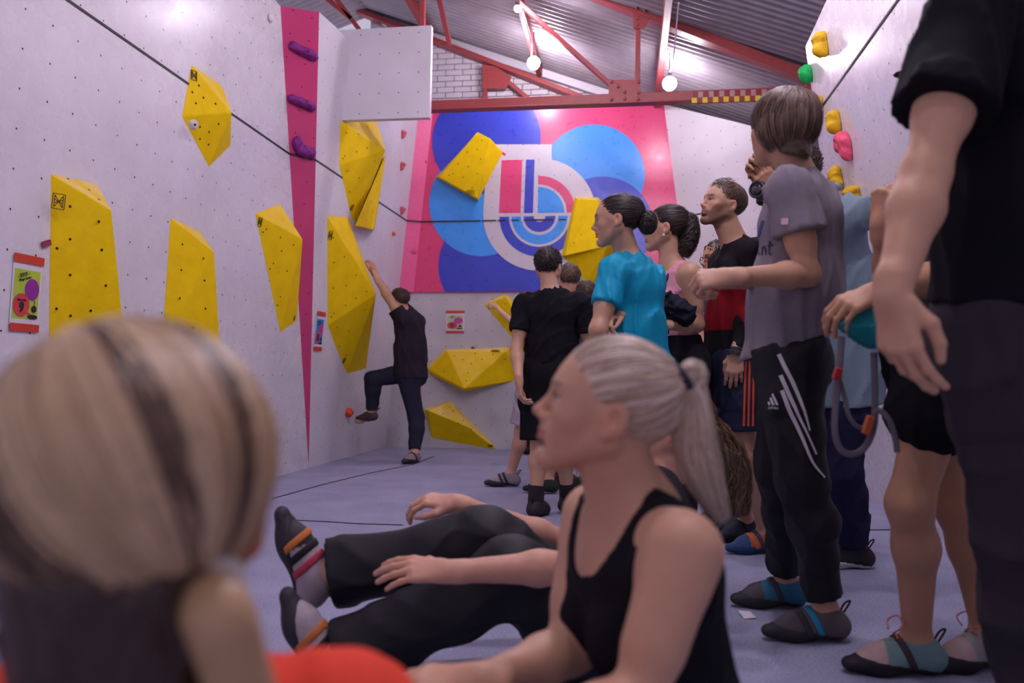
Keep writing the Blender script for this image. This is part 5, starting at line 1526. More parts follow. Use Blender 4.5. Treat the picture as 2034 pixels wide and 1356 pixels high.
# ---- man with glasses behind him ---------------------------------------------------
hm = at(1445, 765, 4.98); cm = at(1436, 608, 4.94); fw_ = (-.7, -.72)
J = mk(cm, at(1432, 572, 4.94), hm, fw_, sh=.18, eR=at(1394, 672, 4.80), wR=at(1393, 718, 4.62), eL=at(1490, 690, 4.98), wL=at(1480, 760, 4.9), **stand(hm, .085, fw_, 0, .95))
lens('glasses', J)
B = Body(J, .95, False, .95); H = Hd(at(1429, 519, 4.90), (-.92, -.35, .05), (0, 0, 1), 1.0)
p = person('short man with black-rimmed glasses peeking out behind the bearded man', B, H, 'tan', stubble=.5,
           hands=dict(R=dict(d=V(-.15, 0, -1), nb=V(-.3, -1, 0), side=-1, curl=.35), L=dict(d=V(-.15, 0, -1), nb=V(.3, 1, 0), side=1, curl=.35)))
tshirt(B, p, (78, 80, 104), at(1440, 775, 4.66), sleeve=.9, seed=35)
trousers(B, p, (150, 148, 160), at(1440, 745, 4.66), t1=.8, loose=.03, name='shorts', seed=36)
for q in 'LR': shoe(B, q, p, (70, 66, 74), (40, 38, 42))
for i, cc in enumerate(((206, 190, 186), (120, 44, 46))): band(p, 'bracelet', lerp(J['eR'], J['wR'], .80 + i * .15), J['wR'] - J['eR'], .030, .013, mat('wristband_%d' % i, srgb(*cc), .8))
short_hair(H, p, [(70, 54, 46), (50, 38, 34)], (56, 42, 37), n=700, seed=15)
gm = mat('glasses_rim', srgb(28, 24, 26), .3); g = thing('glasses', None, None); g.parent = p
del_ = g
for m in (-1, 1):
    ring_ = [H.p(m * .031 + .024 * math.cos(t), .103 - .006 * abs(math.cos(t)), .003 + .017 * math.sin(t)) for t in np.linspace(0, 6.283, 18)[:-1]]
    link('lens_rim', tube_mesh('lens_rim', ring_, .0022, 6, closed=True), gm, g)
    link('temple', tube_mesh('temple', [H.p(m * .055, .098, .006), H.p(m * .079, .05, .008), H.p(m * .084, -.01, .006)], .0022, 6), gm, g)
link('bridge', tube_mesh('bridge', [H.p(-.008, .104, .006), H.p(0, .108, .009), H.p(.008, .104, .006)], .002, 6), gm, g)
finish(p)

# ---- dark-haired man seen from behind ------------------------------------------------
hm = at(1094, 735, 5.34); cm = at(1098, 604, 5.32); fw_ = (.12, 1.)
J = mk(cm, at(1092, 574, 5.32), hm, fw_, sh=.185, eL=at(1026, 692, 5.30), wL=at(1031, 758, 5.16), eR=at(1172, 694, 5.30), wR=at(1150, 752, 5.12),
       kL=at(1072, 880, 5.32), aL=ankle(1064, 1027), kR=at(1122, 882, 5.40), aR=ankle(1126, 1018), fL=V(.25, 1, 0), fR=V(.3, 1, 0))
lens('back', J)
B = Body(J, 1.0); H = Hd(at(1090, 531, 5.34), (.25, .97, .02), (0, 0, 1), .98)
p = person('dark-haired man in black T-shirt and black shorts seen from behind', B, H, 'fair',
           hands=dict(L=dict(d=V(.05, .1, -1), nb=V(-1, -.3, 0), side=1, curl=.45), R=dict(d=V(-.05, .1, -1), nb=V(1, -.3, 0), side=-1, curl=.45)))
ts = tshirt(B, p, (24, 22, 28), at(1095, 718, 5.32), o=.014, sleeve=.62, loose=.02, sl_loose=.022, seed=51, amp=.006)
for sg in (-1, 1):
    q = 'L' if sg < 0 else 'R'
    a_ = lerp(B.cm, B.J[q == 'L' and 'sL' or 'sR'], .45) + V(0, 0, .062)
    pts = spline([a_ + V(0, -.0, .004), B.J['s' + q] + V(sg * -.01, -.01, .060), B.J['s' + q] + V(sg * .045, -.01, .035), lerp(B.J['s' + q], B.J['e' + q], .35) + V(sg * .062, -.01, .01)], 6)
    link('shoulder_stripe', tube_mesh('shoulder_stripe', pts, .008, 6), mat('stripe_white', srgb(220, 214, 220), .7), p, smooth=True)
trousers(B, p, (24, 22, 27), at(1095, 700, 5.32), t1=.95, o=.030, loose=.040, name='shorts', seed=52, amp=.007)
for q in 'LR':
    shoe(B, q, p, (48, 40, 42), (34, 30, 32), (), lace=(176, 146, 96))
    band(p, 'sock', lerp(J['k' + q], J['a' + q], .88), J['a' + q] - J['k' + q], .047, .10, mat('black_sock', srgb(34, 28, 30), .9))
short_hair(H, p, [(52, 38, 34), (34, 25, 24), (70, 52, 44)], (40, 30, 28), n=1100, seed=53, lift=.006, ell=((0, -.016, .042), (.085, .108, .090)))
finish(p)

# ---- man in pale grey shorts beyond him -----------------------------------------------
hm = at(1080, 738, 6.78); cm = at(1118, 612, 6.70); fw_ = (-.75, .66)
J = mk(cm, at(1125, 588, 6.70), hm, fw_, sh=.18, eL=at(1078, 700, 6.55), wL=at(1075, 740, 6.35), eR=at(1165, 690, 6.85), wR=at(1150, 740, 6.7),
       kL=at(1036, 855, 6.72), aL=ankle(1014, 966), kR=at(1098, 855, 6.8), aR=ankle(1108, 962), fL=V(-1, -.15, 0), fR=V(1, .1, 0))
lens('shorts', J)
B = Body(J, .95); H = Hd(at(1131, 556, 6.68), (-.25, .95, 0), (0, 0, 1), 1.0)
p = person('brown-haired man in pale grey shorts, mostly hidden by the man in black', B, H, 'pink',
           hands=dict(L=dict(d=V(-.1, 0, -1), nb=V(0, -1, 0), side=1, curl=.4), R=dict(d=V(-.1, 0, -1), nb=V(0, 1, 0), side=-1, curl=.4)))
tank(B, p, (120, 110, 122), at(1085, 735, 6.7), seed=54, hole_out=.0, hole=.09)
trousers(B, p, (176, 166, 182), at(1082, 722, 6.75), t1=.92, o=.022, loose=.035, name='shorts', seed=55, amp=.006)
shoe(B, 'L', p, (150, 142, 150), (60, 54, 60), ((60, 50, 54), (70, 56, 60)), toe_c=(166, 158, 166))
shoe(B, 'R', p, (120, 70, 74), (50, 46, 50), ((66, 50, 54),))
short_hair(H, p, [(112, 88, 72), (84, 64, 54), (134, 108, 88)], (92, 70, 58), n=900, seed=56, lift=.006)
finish(p)

# ---- short person in dark green shoes ---------------------------------------------------
hm = at(1150, 760, 6.42); cm = at(1168, 642, 6.45); fw_ = (-.3, .95)
J = mk(cm, at(1166, 618, 6.45), hm, fw_, sh=.165, eL=at(1125, 705, 6.4), wL=at(1120, 755, 6.3), eR=at(1205, 705, 6.5), wR=at(1200, 750, 6.4),
       kL=at(1106, 870, 6.40), aL=ankle(1090, 980), kR=at(1160, 870, 6.5), aR=ankle(1165, 975), fL=V(-1, .05, 0), fR=V(-.8, .5, 0))
lens('green', J)
B = Body(J, .95, False, .94); H = Hd(at(1164, 588, 6.46), (-.2, .97, 0), (0, 0, 1), .95)
p = person('short person in dark green shoes almost wholly behind the others', B, H, 'pink',
           hands=dict(L=dict(d=V(-.1, 0, -1), nb=V(0, -1, 0), side=1, curl=.4)))
tshirt(B, p, (60, 56, 66), at(1125, 745, 6.45), seed=57, h=.011)
trousers(B, p, (60, 56, 66), at(1120, 735, 6.45), t1=.7, loose=.03, name='shorts', seed=58, h=.011)
for q in 'LR': shoe(B, q, p, (38, 52, 40), (34, 36, 32), lace=(60, 70, 50))
short_hair(H, p, [(96, 74, 60), (70, 54, 46)], (80, 62, 52), n=700, seed=59, lift=.005)
finish(p)

# ---- climber with a hand on the back wall volume ------------------------------------------
hm = at(1078, 748, 9.55); cm = at(1085, 648, 9.58); fw_ = (-.25, 1.)
J = mk(cm, at(1088, 628, 9.58), hm, fw_, sh=.18, eL=at(1018, 640, 9.50), wL=at(984, 609, 9.66), eR=at(1142, 660, 9.60), wR=at(1140, 600, 9.76),
       kL=at(1058, 830, 9.45), aL=ankle(1048, 902), kR=at(1098, 830, 9.5), aR=ankle(1100, 902), fL=V(-.3, 1, 0), fR=V(.2, 1, 0))
lens('wallclimber', J)
B = Body(J, .9, False, .97); H = Hd(at(1092, 602, 9.58), (-.2, .97, .1), (0, 0, 1), .97)
p = person('climber whose bare forearm reaches from behind the man in black to the wall', B, H, 'pale',
           hands=dict(L=dict(d=V(-.8, .55, .25), nb=V(-.45, -.75, .5), side=1, curl=.35), R=dict(d=V(0, .6, .8), nb=V(0, -.8, .6), side=-1, curl=.35)))
tshirt(B, p, (70, 66, 80), at(1080, 750, 9.55), seed=60, h=.011)
trousers(B, p, (52, 48, 60), at(1080, 735, 9.55), seed=61, h=.011)
for q in 'LR': shoe(B, q, p, (44, 40, 44), (30, 28, 30))
short_hair(H, p, [(70, 54, 46)], (60, 46, 40), n=400, seed=62)
finish(p)

# ---- climber hanging on the left wall ------------------------------------------------------
hm = at(816, 738, 8.75); cm = at(815, 636, 8.78); fw_ = (-1., .25)
J = mk(cm, at(806, 618, 8.78), hm, fw_, sh=.16, eL=at(775, 596, 8.62), wL=at(748, 553, 8.56), eR=at(772, 588, 8.86), wR=at(742, 540, 8.70),
       kL=at(826, 830, 8.68), aL=ankle(823, 919), kR=at(740, 752, 8.72), aR=at(738, 818, 8.78), fL=V(-.3, -.9, 0), fR=V(-1, 0, -.22), dnR=V(-.22, 0, -1))
lens('climber', J)
B = Body(J, 1.14, False, 1.0); H = Hd(at(793, 599, 8.72), (-.75, .62, -.12), (0, 0, 1), 1.1)
p = person('climber in black T-shirt and dark jeans, one leg raised, hands on a yellow volume', B, H, 'fair',
           hands=dict(L=dict(d=V(-.25, .1, 1), nb=V(.8, -.5, .2), side=1, curl=.45), R=dict(d=V(-.2, .15, 1), nb=V(.8, -.5, .2), side=-1, curl=.45)))
tshirt(B, p, (44, 38, 48), at(815, 752, 8.75), o=.016, sleeve=.55, loose=.04, sl_loose=.022, seed=63, amp=.006, h=.011)
trousers(B, p, (42, 42, 58), at(815, 722, 8.75), t1=1.92, o=.012, o2=.018, loose=.008, name='jeans', seed=64, amp=.005, h=.010)
for q in 'LR': shoe(B, q, p, (70, 56, 62) if q == 'R' else (150, 130, 136), (44, 38, 42), ((60, 46, 50),))
short_hair(H, p, [(88, 66, 54), (62, 46, 39)], (74, 56, 46), n=900, seed=65, lift=.006)
finish(p)

# ---- photographer behind the grey T-shirt ----------------------------------------------------
hm = at(1668, 735, 3.86); cm = at(1648, 440, 3.84); fw_ = (-.93, -.36)
J = mk(cm, at(1628, 394, 3.82), hm, fw_, sh=.185, waist=at(1672, 575, 3.86), eL=at(1575, 500, 3.62), wL=at(1528, 388, 3.62), eR=at(1565, 500, 3.86), wR=at(1512, 362, 3.68),
       kL=at(1668, 930, 3.80), aL=ankle(1700, 1128), kR=at(1655, 925, 3.98), aR=ankle(1680, 1112), fL=V(-1, -.1, 0), fR=V(-1, .1, 0))
lens('photog', J)
B = Body(J, 1.03, False, 1.06); H = Hd(at(1578, 340, 3.76), (-.85, -.5, .0), (.0, 0, 1), 1.04)
p = person('photographer in faded blue shirt hunched behind the man in grey', B, H, 'tan',
           hands=dict(L=dict(d=V(-.3, -.3, .8), nb=V(.3, -.8, -.2), side=1, curl=.6), R=dict(d=V(-.4, -.35, .7), nb=V(-.3, .7, .4), side=-1, curl=.65)))
tshirt(B, p, (124, 144, 156), at(1664, 803, 3.84), o=.018, sleeve=.7, loose=.04, sl_loose=.02, skirt=.05, seed=66, amp=.008, name='shirt', m=M_cloth)
link('collar', tube_mesh('collar', [B.J['neck'] + B.upv * .035 + (B.rc * math.cos(t) * .078 + B.fc * math.sin(t) * .075) + V(0, 0, -.02 * math.sin(t) - .012) for t in np.linspace(0, 6.283, 24)[:-1]], .020, 8, closed=True), mat('collar_blue', srgb(120, 140, 166), .85, .25, 300.), p, smooth=True)
trousers(B, p, (38, 38, 66), at(1668, 785, 3.86), t1=1.95, o=.016, o2=.03, loose=.014, name='jeans', seed=67, amp=.008)
for q in 'LR': shoe(B, q, p, (42, 38, 44), (206, 198, 204), lace=(60, 56, 60))
short_hair(H, p, [(84, 62, 52), (60, 44, 38)], (70, 52, 44), n=900, seed=68)
finish(p)
cmr = thing('camera', 'black camera with a round lens raised in front of the pale wall', 'camera')
cc = at(1503, 376, 3.58); fd = nrm(V(-.62, -.76, .0)); M_cb = mat('camera_black', srgb(28, 27, 30), .45)
rr_ = nrm(np.cross(fd, V(0, 0, 1)))
cmr.location = cc - fd * .12
link('camera_body', box_mesh('camera_body', cc - fd * .125, (rr_, fd, V(0, 0, 1)), (.065, .033, .045), .012), M_cb, cmr)
link('prism_hump', box_mesh('prism_hump', cc - fd * .125 + V(0, 0, .055), (rr_, fd, V(0, 0, 1)), (.028, .03, .016), .008), M_cb, cmr)
link('lens_barrel', tube_mesh('lens_barrel', [cc - fd * .10, cc - fd * .06, cc - fd * .055, cc - fd * .012, cc], [.034, .034, .038, .038, .039], 24), M_cb, cmr, smooth=False)
link('lens_ring', tube_mesh('lens_ring', [cc + fd * .001 + rr_ * .034 * math.cos(t) + V(0, 0, .034 * math.sin(t)) for t in np.linspace(0, 6.283, 28)[:-1]], .0035, 6, closed=True), mat('lens_ring', srgb(70, 68, 72), .3), cmr, smooth=True)
g_ = link('front_glass', dome_mesh('front_glass', .026, 18), mat('lens_glass', srgb(30, 32, 44), .05, spec=1.), cmr)
finish(cmr)
g_.location = cc + fd * .001; g_.scale = (1, 1, 1)
g_.scale = (.95, .35, .95); g_.rotation_euler = (0, 0, math.atan2(fd[1], fd[0]) - math.pi / 2)

# ---- bare-legged person in a cap, arm propped on the other hand --------------------------------
hm = at(1862, 690, 2.50); cm = at(1890, 345, 2.52); fw_ = (-.97, -.1)
J = mk(cm, at(1882, 288, 2.52), hm, fw_, sh=.17, hp=.09, eL=at(1880, 548, 2.30), wL=at(1748, 578, 2.16), eR=at(1775, 560, 2.46), wR=at(1750, 448, 2.36),
       kL=at(1806, 1000, 2.40), aL=ankle(1822, 1338), kR=at(1902, 1010, 2.58), aR=ankle(1958, 1322), fL=V(-1, -.10, 0), fR=V(-.85, -.5, 0))
lens('cap', J)
B = Body(J, 1.04, False, 1.04); H = Hd(at(1884, 172, 2.50), (-1, .12, .05), (0, 0, 1), 1.02)
p = person('bare-legged person in cap and black shorts, chin propped on one hand', B, H, 'tan', stubble=.1,
           hands=dict(L=dict(d=V(-1, -.15, -.42), nb=V(-.25, -.62, .75), side=1, curl=.42, thumb=.5), R=dict(d=V(.05, -.1, 1), nb=V(-.85, -.4, 0), side=-1, curl=.95)))
tshirt(B, p, (58, 60, 60), at(1865, 690, 2.5), o=.012, sleeve=.55, seed=71, amp=.006, m=M_cloth)
trousers(B, p, (22, 20, 26), at(1862, 650, 2.5), t1=.47, o=.018, loose=.03, name='shorts', seed=72, amp=.006)
shoe(B, 'L', p, (118, 150, 150), (42, 36, 42), ((70, 54, 58),), toe_c=(200, 174, 166), lace=(210, 128, 124))
shoe(B, 'R', p, (150, 150, 148), (42, 36, 42), (), toe_c=(186, 160, 156), lace=(210, 128, 124))
hair_cap(H, p, (60, 46, 40), amp=.001)
S = Shape(); S.ell(H.p(0, -.014, .046), np.array([.088, .110, .090]) * H.s, H.R, .01); S.cut(H.p(0, 0, .035), -H.z, .003)
S.cone(H.p(0, .07, .045), H.p(0, .112, .040), .058, .042, .01, (H.z, .12))
v, q = S.arrays(.005); link('cap', amesh('cap', v, q, np.tile(lin((70, 64, 70)), (len(v), 1))), M_cloth, p)
finish(p)
# chalk bag under that hand, webbing sling with buckles
S = Shape(); c0 = at(1738, 660, 2.17)
S.cone(c0 + V(-.055, 0, .03), c0 + V(.05, 0, -.005), .040, .048, .03); S.cone(c0 + V(.0, 0, .02), c0 + V(.055, .02, .02), .045, .045, .03)
S.disp(folds(73, .009, .05)); v, q = S.arrays(.006)
bag = thing('chalk_bag', 'teal fabric chalk bag hanging under a hand', 'bag'); bag.location = c0
link('bag_body', amesh('bag_body', v, q, np.tile(lin((36, 128, 132)), (len(v), 1))), M_cloth, bag)
link('drawcord_toggle', box_mesh('drawcord_toggle', at(1810, 652, 2.2), (V(1, 0, 0), V(0, 1, 0), V(0, 0, 1)), (.012, .010, .014), .004), mat('toggle_blue', srgb(40, 92, 170), .4), bag)
finish(bag)
M_web = mat('grey_webbing', srgb(104, 96, 106), .8, .1, 80.)
sl = thing('webbing_sling', 'grey webbing sling with red and orange buckles hanging below the teal bag', 'sling')
sl.location = at(1700, 850, 2.16)
w1 = spline([at(1672, 668, 2.16), at(1668, 720, 2.15), at(1662, 780, 2.14), at(1658, 850, 2.13), at(1668, 890, 2.13), at(1692, 902, 2.13), at(1718, 888, 2.14), at(1735, 850, 2.15), at(1738, 800, 2.16), at(1736, 700, 2.17)], 6)
link('webbing', tube_mesh('webbing', w1, .0085, 8, flat=(V(.3, 1, .1), .25)), M_web, sl, smooth=True)
w2 = spline([at(1664, 745, 2.155), at(1678, 790, 2.15), at(1686, 825, 2.14), at(1702, 846, 2.14), at(1724, 850, 2.145)], 6)
link('webbing', tube_mesh('webbing', w2, .0060, 8, flat=(V(.3, 1, .1), .3)), M_web, sl, smooth=True)
w3 = spline([at(1728, 840, 2.145), at(1745, 815, 2.13), at(1766, 835, 2.12), at(1778, 870, 2.12), at(1782, 898, 2.12)], 6)
link('webbing', tube_mesh('webbing', w3, .0075, 8, flat=(V(.3, 1, .1), .3)), M_web, sl, smooth=True)
for (a_, b_), cc_ in ((((1667, 730), (1660, 755)), (170, 40, 52)), (((1730, 826), (1718, 862)), (196, 92, 56))):
    A_, B_ = at(*a_, 2.135), at(*b_, 2.135); d_ = nrm(B_ - A_); s_ = nrm(np.cross(d_, _fw))
    link('buckle', box_mesh('buckle', (A_ + B_) / 2, (d_, s_, np.cross(d_, s_)), (np.linalg.norm(B_ - A_) / 2, .010, .007), .003), mat('buckle_%d' % cc_[0], srgb(*cc_), .4), sl)
finish(sl)

# ---- man in black at the right edge ---------------------------------------------------------------
hm = at(2040, 650, 1.78); cm = at(2052, 75, 1.74); fw_ = (.55, -.83)
J = mk(cm, at(2056, 20, 1.74), hm, fw_, sh=.195, hp=.09, eR=at(1836, 350, 1.56), wR=at(1772, 590, 1.47), eL=at(2250, 380, 1.95), wL=at(2230, 560, 1.8),
       kR=at(2052, 1085, 1.68), aR=V(0, 0, 0), kL=at(2180, 1085, 1.86), aL=V(0, 0, 0), fR=V(.5, -.85, 0), fL=V(.7, -.7, 0))
kr = J['kR']; J['aR'] = V(kr[0] + .03, kr[1] + .02, .104); kl = J['kL']; J['aL'] = V(kl[0] + .03, kl[1] + .02, .104)
lens('right', J)
B = Body(J, 1.08, False, 1.06); H = Hd(at(2060, -90, 1.74), (.5, -.8, .0), (0, 0, 1), 1.04)
p = person('man in black T-shirt and dark grey trousers standing at the edge, arm hanging', B, H, 'fair',
           hands=dict(R=dict(d=V(.10, -.05, -1), nb=V(-.75, -.62, 0), side=-1, curl=.22, curls=(.25, .30, .42, .55), thumb=.6, sc=1.06), L=dict(d=V(.1, 0, -1), nb=V(.8, .6, 0), side=1, curl=.3)), hhd=.0035)
tshirt(B, p, (20, 19, 26), at(2040, 600, 1.76), o=.020, sleeve=.60, loose=.04, sl_loose=.030, skirt=.03, seed=81, amp=.007)
trousers(B, p, (52, 48, 56), at(2040, 590, 1.78), o=.022, o2=.04, loose=.02, t1=1.95, seed=82, amp=.008)
for q in 'LR': shoe(B, q, p, (60, 56, 60), (40, 38, 40))
short_hair(H, p, [(70, 54, 46)], (60, 46, 40), n=300, seed=83)
finish(p)

# ---- person in black trousers sitting beyond the blonde woman ---------------------------------------
hm = at(1215, 1300, 2.42); cm = at(1300, 985, 2.50); fw_ = (-1, .1); f, r = frame(*fw_)
J = mk(cm, at(1312, 935, 2.50), hm, fw_, sh=.165, hp=.09, eL=at(1140, 1125, 2.12), wL=at(890, 1135, 2.06), eR=at(1130, 1080, 2.72), wR=at(905, 998, 2.66),
       kL=at(1020, 1135, 2.26), aL=at(672, 1305, 2.24), kR=at(968, 1072, 2.44), aR=at(648, 1140, 2.40), fL=V(-.35, -.1, 1), fR=V(-.28, -.1, 1), dnL=V(-1, 0, -.35), dnR=V(-1, -.05, -.28))
lens('sitter', J)
B = Body(J, 1.0, False, 1.04); H = Hd(at(1335, 850, 2.50), (-1, .1, .12), (.1, 0, 1), 1.0)
p = person('person in black trousers sitting with knees up, forearms resting on them', B, H, 'pink',
           hands=dict(L=dict(d=V(-1, -.1, .06), nb=V(.1, -.55, .85), side=1, curl=.16, thumb=.3, spread=.14, sc=1.04), R=dict(d=V(-1, -.1, .12), nb=V(.1, -.35, .9), side=-1, curl=.42, thumb=.6, spread=.2, sc=1.04)), hhd=.0035)
tshirt(B, p, (60, 56, 66), at(1225, 1270, 2.42), seed=91, amp=.006)
trousers(B, p, (26, 25, 31), at(1225, 1240, 2.42), t1=1.97, o=.022, o2=.062, loose=.024, sit=True, seed=92, amp=.005, m=M_slick)
shoe(B, 'L', p, (176, 160, 166), (50, 46, 52), ((36, 34, 38), (196, 116, 60)), toe_c=(168, 156, 162))
shoe(B, 'R', p, (176, 160, 166), (44, 44, 52), ((180, 60, 84), (30, 28, 32), (204, 120, 56)), toe_c=(44, 44, 50))
fr, na = ((.090, .066), (.012, -.022)), ((.012, -.034), (-.10, -.090))
hair_cap(H, p, (96, 72, 50), ell=HT, front=fr, nape=na)
cols = [(120, 92, 62), (78, 58, 42), (150, 120, 86), (60, 44, 34)]
u = hair_roots(1800, 26, HT, fr, na)
hair_flow(H, p, cols, u, np.tile(nrm(V(0, -.95, .1)), (len(u), 1)), ell=HT, w=.0036, lift=.004, jit=.02, seed=99, t1=.97)
hair_tail(p, [H.p(0, -.06, .06), at(1400, 850, 2.5), at(1440, 900, 2.5), at(1458, 960, 2.5), at(1462, 1025, 2.48)], [.04, .05, .058, .055, .035], cols, 1100, .004, wav=.25, curl=.006, cf=4, seed=93, segs=22, ends=.3)
S = Shape(); S.cone(at(1380, 840, 2.5), at(1445, 910, 2.5), .05, .045, .03); S.cone(at(1445, 910, 2.5), at(1462, 1005, 2.49), .045, .032, .03); S.disp(folds(94, .005, .03))
v, q = S.arrays(.007); link('ponytail', amesh('ponytail', v, q, np.tile(lin((84, 62, 46)), (len(v), 1))), M_hair, p)
finish(p)

# ---- blonde woman in profile ---------------------------------------------------------------------------
hm = at(1425, 1690, 1.36); cm = at(1258, 1055, 1.31); fw_ = (-.90, -.43); f, r = frame(*fw_)
J = mk(cm, at(1262, 985, 1.31), hm, fw_, hfwd=(-1, -.1), sh=.158, hp=.09, eL=at(1262, 1400, 1.10), wL=at(1010, 1470, 1.00), eR=at(1128, 1295, 1.36), wR=at(950, 1352, 1.20))
ff, rr_ = frame(-1, -.1)
for q, sg in (('L', -1), ('R', 1)):
    J['k' + q] = J['h' + q] + ff * .40 + V(0, 0, .10) + rr_ * sg * .10; J['a' + q] = J['k' + q] + ff * .30 - rr_ * sg * .16 + V(0, 0, -.13); J['a' + q][2] = .104; J['f' + q] = ff
lens('blonde', J)
B = Body(J, 1.0, True, 1.0); H = Hd(at(1207, 822, 1.275), (-.96, -.04, .25), (.27, 0, 1), .95)
p = person('blonde woman with a high ponytail and black tank top sitting in profile', B, H, 'fair', neck_r=.048, brow=(150, 118, 96), lips=(186, 110, 106),
           hands=dict(L=dict(d=V(-1, 0, -.1), nb=V(0, -.4, .9), side=1, curl=.3), R=dict(d=V(-1, -.12, .0), nb=V(0, -.3, .9), side=-1, curl=.2)), hb=.008, hh=.0032)
tank(B, p, (22, 22, 28), at(1330, 1600, 1.33), o=.006, hole=.082, hole_out=.030, neck=.080, neck_dz=-.002, drop=.055, seed=95, amp=.0025, h=.006, name='tank_top')
surf_tag = None
trousers(B, p, (30, 28, 36), at(1370, 1600, 1.35), t1=1.9, seed=96, sit=True)
for q in 'LR': shoe(B, q, p, (90, 80, 90), (44, 40, 46))
HBl = ((0, -.010, .040), (.081, .100, .084)); fr, na = ((.088, .070), (.012, -.018)), ((.012, -.034), (-.10, -.074))
hair_cap(H, p, (196, 172, 150), ell=HBl, front=fr, nape=na, h=.004, amp=.0012)
cols = [(226, 204, 182), (190, 160, 134), (240, 224, 206), (164, 136, 114)]
tie = nrm(V(0, -.84, .48)); u = hair_roots(5200, 6, HBl, fr, na)
hair_flow(H, p, cols, u, np.tile(tie, (len(u), 1)), ell=HBl, w=.0024, lift=.004, jit=.015, seed=97, t1=.98, n_seg=12)
tp = lambda a, b, c_: H.p(a, b, c_)
bt = np.array(HBl[0]) + tie * np.array(HBl[1]); T0 = H.p(*bt)
sp_ = [T0, T0 + (H.z * .018 - H.y * .016), at(1366, 772, 1.275), at(1376, 850, 1.275), at(1392, 930, 1.28), at(1432, 1030, 1.29)]
hair_tail(p, sp_, [.013, .022, .030, .034, .034, .016], cols, 2600, .0022, wav=.08, seed=98, segs=20, ends=.4)
S = Shape(); sq = spline(sp_, 4)
for a_, b_, k_ in zip(sq[:-4:2], sq[2:-2:2], np.linspace(0, 1, 20)): S.cone(a_, b_, np.interp(k_, [0, .15, .3, 1], [.005, .010, .018, .018]), np.interp(k_, [0, .15, .3, 1], [.006, .011, .018, .018]), .02)
v, q = S.arrays(.005); link('ponytail', amesh('ponytail', v, q, np.tile(lin((184, 158, 136)), (len(v), 1))), M_hair, p)
ta = nrm(np.array(sp_[1]) - T0); tb = nrm(np.cross(ta, V(.2, .9, .1))); tc = np.cross(ta, tb)
link('hair_tie', tube_mesh('hair_tie', [T0 + ta * .006 + (tb * math.cos(t) + tc * math.sin(t)) * .020 for t in np.linspace(0, 6.283, 20)[:-1]], .007, 8, closed=True), mat('tie_navy', srgb(40, 34, 50), .8), p, smooth=True)
finish(p)

# ---- blurred head in front -------------------------------------------------------------------------------
hm = at(215, 2900, .92); hm = V(hm[0], .80, .12); Hc = at(262, 1005, .575)
cm = at(262, 1490, .66); fw_ = (-.35, .94); f, r = frame(*fw_)
hm = V(cm[0] - .02, cm[1] + .06, .12)
J = mk(cm, at(268, 1350, .64), hm, fw_, sh=.165, hp=.09)
for q, sg in (('L', -1), ('R', 1)):
    J['e' + q] = J['s' + q] + V(0, .03, -.26) + r * sg * .05; J['w' + q] = J['e' + q] + f * .22 - r * sg * .08 + V(0, 0, -.05)
    J['k' + q] = J['h' + q] + f * .26 + V(0, 0, .0) + r * sg * .10; J['a' + q] = J['k' + q] - f * .34; J['a' + q][2] = .104; J['f' + q] = f
lens('front', J)
B = Body(J, 1.0, True, 1.0); H = Hd(Hc, (-.42, .90, .05), (0, 0, 1), 1.02)
p = person('out-of-focus person with low blond ponytail and red top, close to the lens', B, H, 'tan', neck_r=.050, eyes=False,
           hands=dict(L=dict(d=f, nb=V(0, 0, 1), side=1, curl=.3), R=dict(d=f, nb=V(0, 0, 1), side=-1, curl=.3)))
tshirt(B, p, (236, 78, 58), at(230, 2700, .70), o=.010, sleeve=.6, seed=101, amp=.003, h=.008)
trousers(B, p, (40, 38, 46), V(hm[0], hm[1], hm[2] + .08), t1=1.9, seed=102, sit=True)
for q in 'LR': shoe(B, q, p, (90, 80, 90), (44, 40, 46))
HBf = ((0, -.016, .034), (.088, .110, .092)); fr, na = ((.088, .070), (.012, -.018)), ((.012, -.05), (-.10, -.085))
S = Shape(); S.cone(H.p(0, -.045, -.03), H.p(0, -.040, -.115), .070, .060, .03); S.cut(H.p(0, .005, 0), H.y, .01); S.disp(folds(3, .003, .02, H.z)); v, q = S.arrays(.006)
link('shaded_nape_hair', amesh('shaded_nape_hair', v, q, np.tile(lin((62, 44, 38)), (len(v), 1))), M_hair, p)  # dark mass over the neck, shade under the hair put into its colour
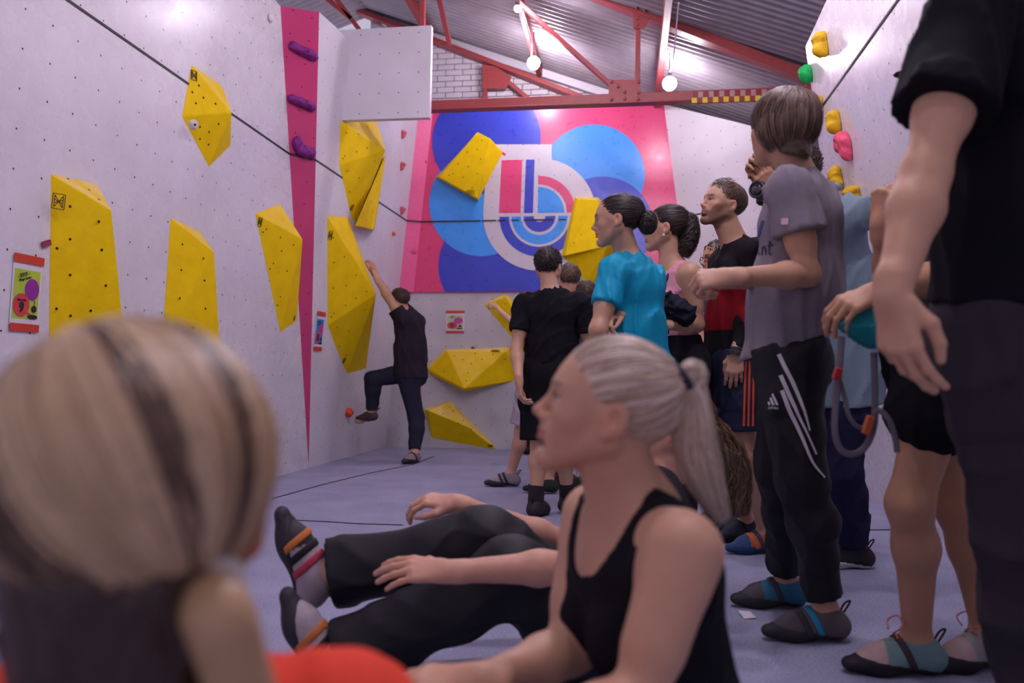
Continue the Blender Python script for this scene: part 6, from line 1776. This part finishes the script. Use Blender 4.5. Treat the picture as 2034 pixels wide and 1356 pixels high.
hair_cap(H, p, (150, 118, 88), ell=HBf, front=fr, nape=na, h=.005, amp=.002)
tie = nrm(V(.46, -.40, -.80)); u = hair_roots(3600, 16, HBf, fr, na)
# streaks: strands that start close together share a colour
st = [(206, 174, 136), (186, 152, 116), (196, 164, 126), (176, 142, 108), (214, 184, 146), (90, 68, 54), (66, 48, 38)]
ang = np.arctan2(u @ nrm(np.cross(tie, V(0, 0, 1))), u @ nrm(np.cross(tie, np.cross(tie, V(0, 0, 1)))))
idx = (np.floor((ang + 3.1416) / 6.2832 * 31)).astype(int)
rs = np.random.RandomState(5); pick = rs.randint(0, 5, 40); pick[rs.permutation(40)[:11]] = 5; pick[rs.permutation(40)[:4]] = 6
lab = pick[idx % 40]; lab = np.where(rs.uniform(size=len(u)) < .22, rs.randint(0, 5, len(u)), lab)
for k in range(len(st)):
    uk = u[lab == k]
    if len(uk): hair_flow(H, p, [st[k]], uk, np.tile(tie, (len(uk), 1)), ell=HBf, w=.0034, lift=.004, jit=.012, seed=110 + k, t1=.98, n_seg=10)
bt = np.array(HBf[0]) + tie * np.array(HBf[1]); T0 = H.p(*bt)
sp_ = [T0, at(432, 1215, .50), at(458, 1300, .51), at(490, 1400, .52), at(510, 1500, .54)]
hair_tail(p, sp_, [.014, .016, .018, .018, .012], [(214, 180, 138), (190, 154, 114), (226, 196, 154)], 900, .0026, seed=120, segs=14)
S = Shape()
sq = spline(sp_, 3)
for a_, b_ in zip(sq[:-1], sq[1:]): S.cone(a_, b_, .012, .012, .02)
v, q = S.arrays(.005); link('ponytail', amesh('ponytail', v, q, np.tile(lin((192, 156, 116)), (len(v), 1))), M_hair, p)
ta = nrm(np.array(sp_[1]) - T0); tb = nrm(np.cross(ta, V(.2, .9, .1))); tc = np.cross(ta, tb)
link('hair_tie', tube_mesh('hair_tie', [T0 + ta * .016 + (tb * math.cos(t) + tc * math.sin(t)) * .020 for t in np.linspace(0, 6.283, 20)[:-1]], .011, 8, closed=True), mat('tie_white', srgb(206, 200, 190), .8), p, smooth=True)
finish(p)
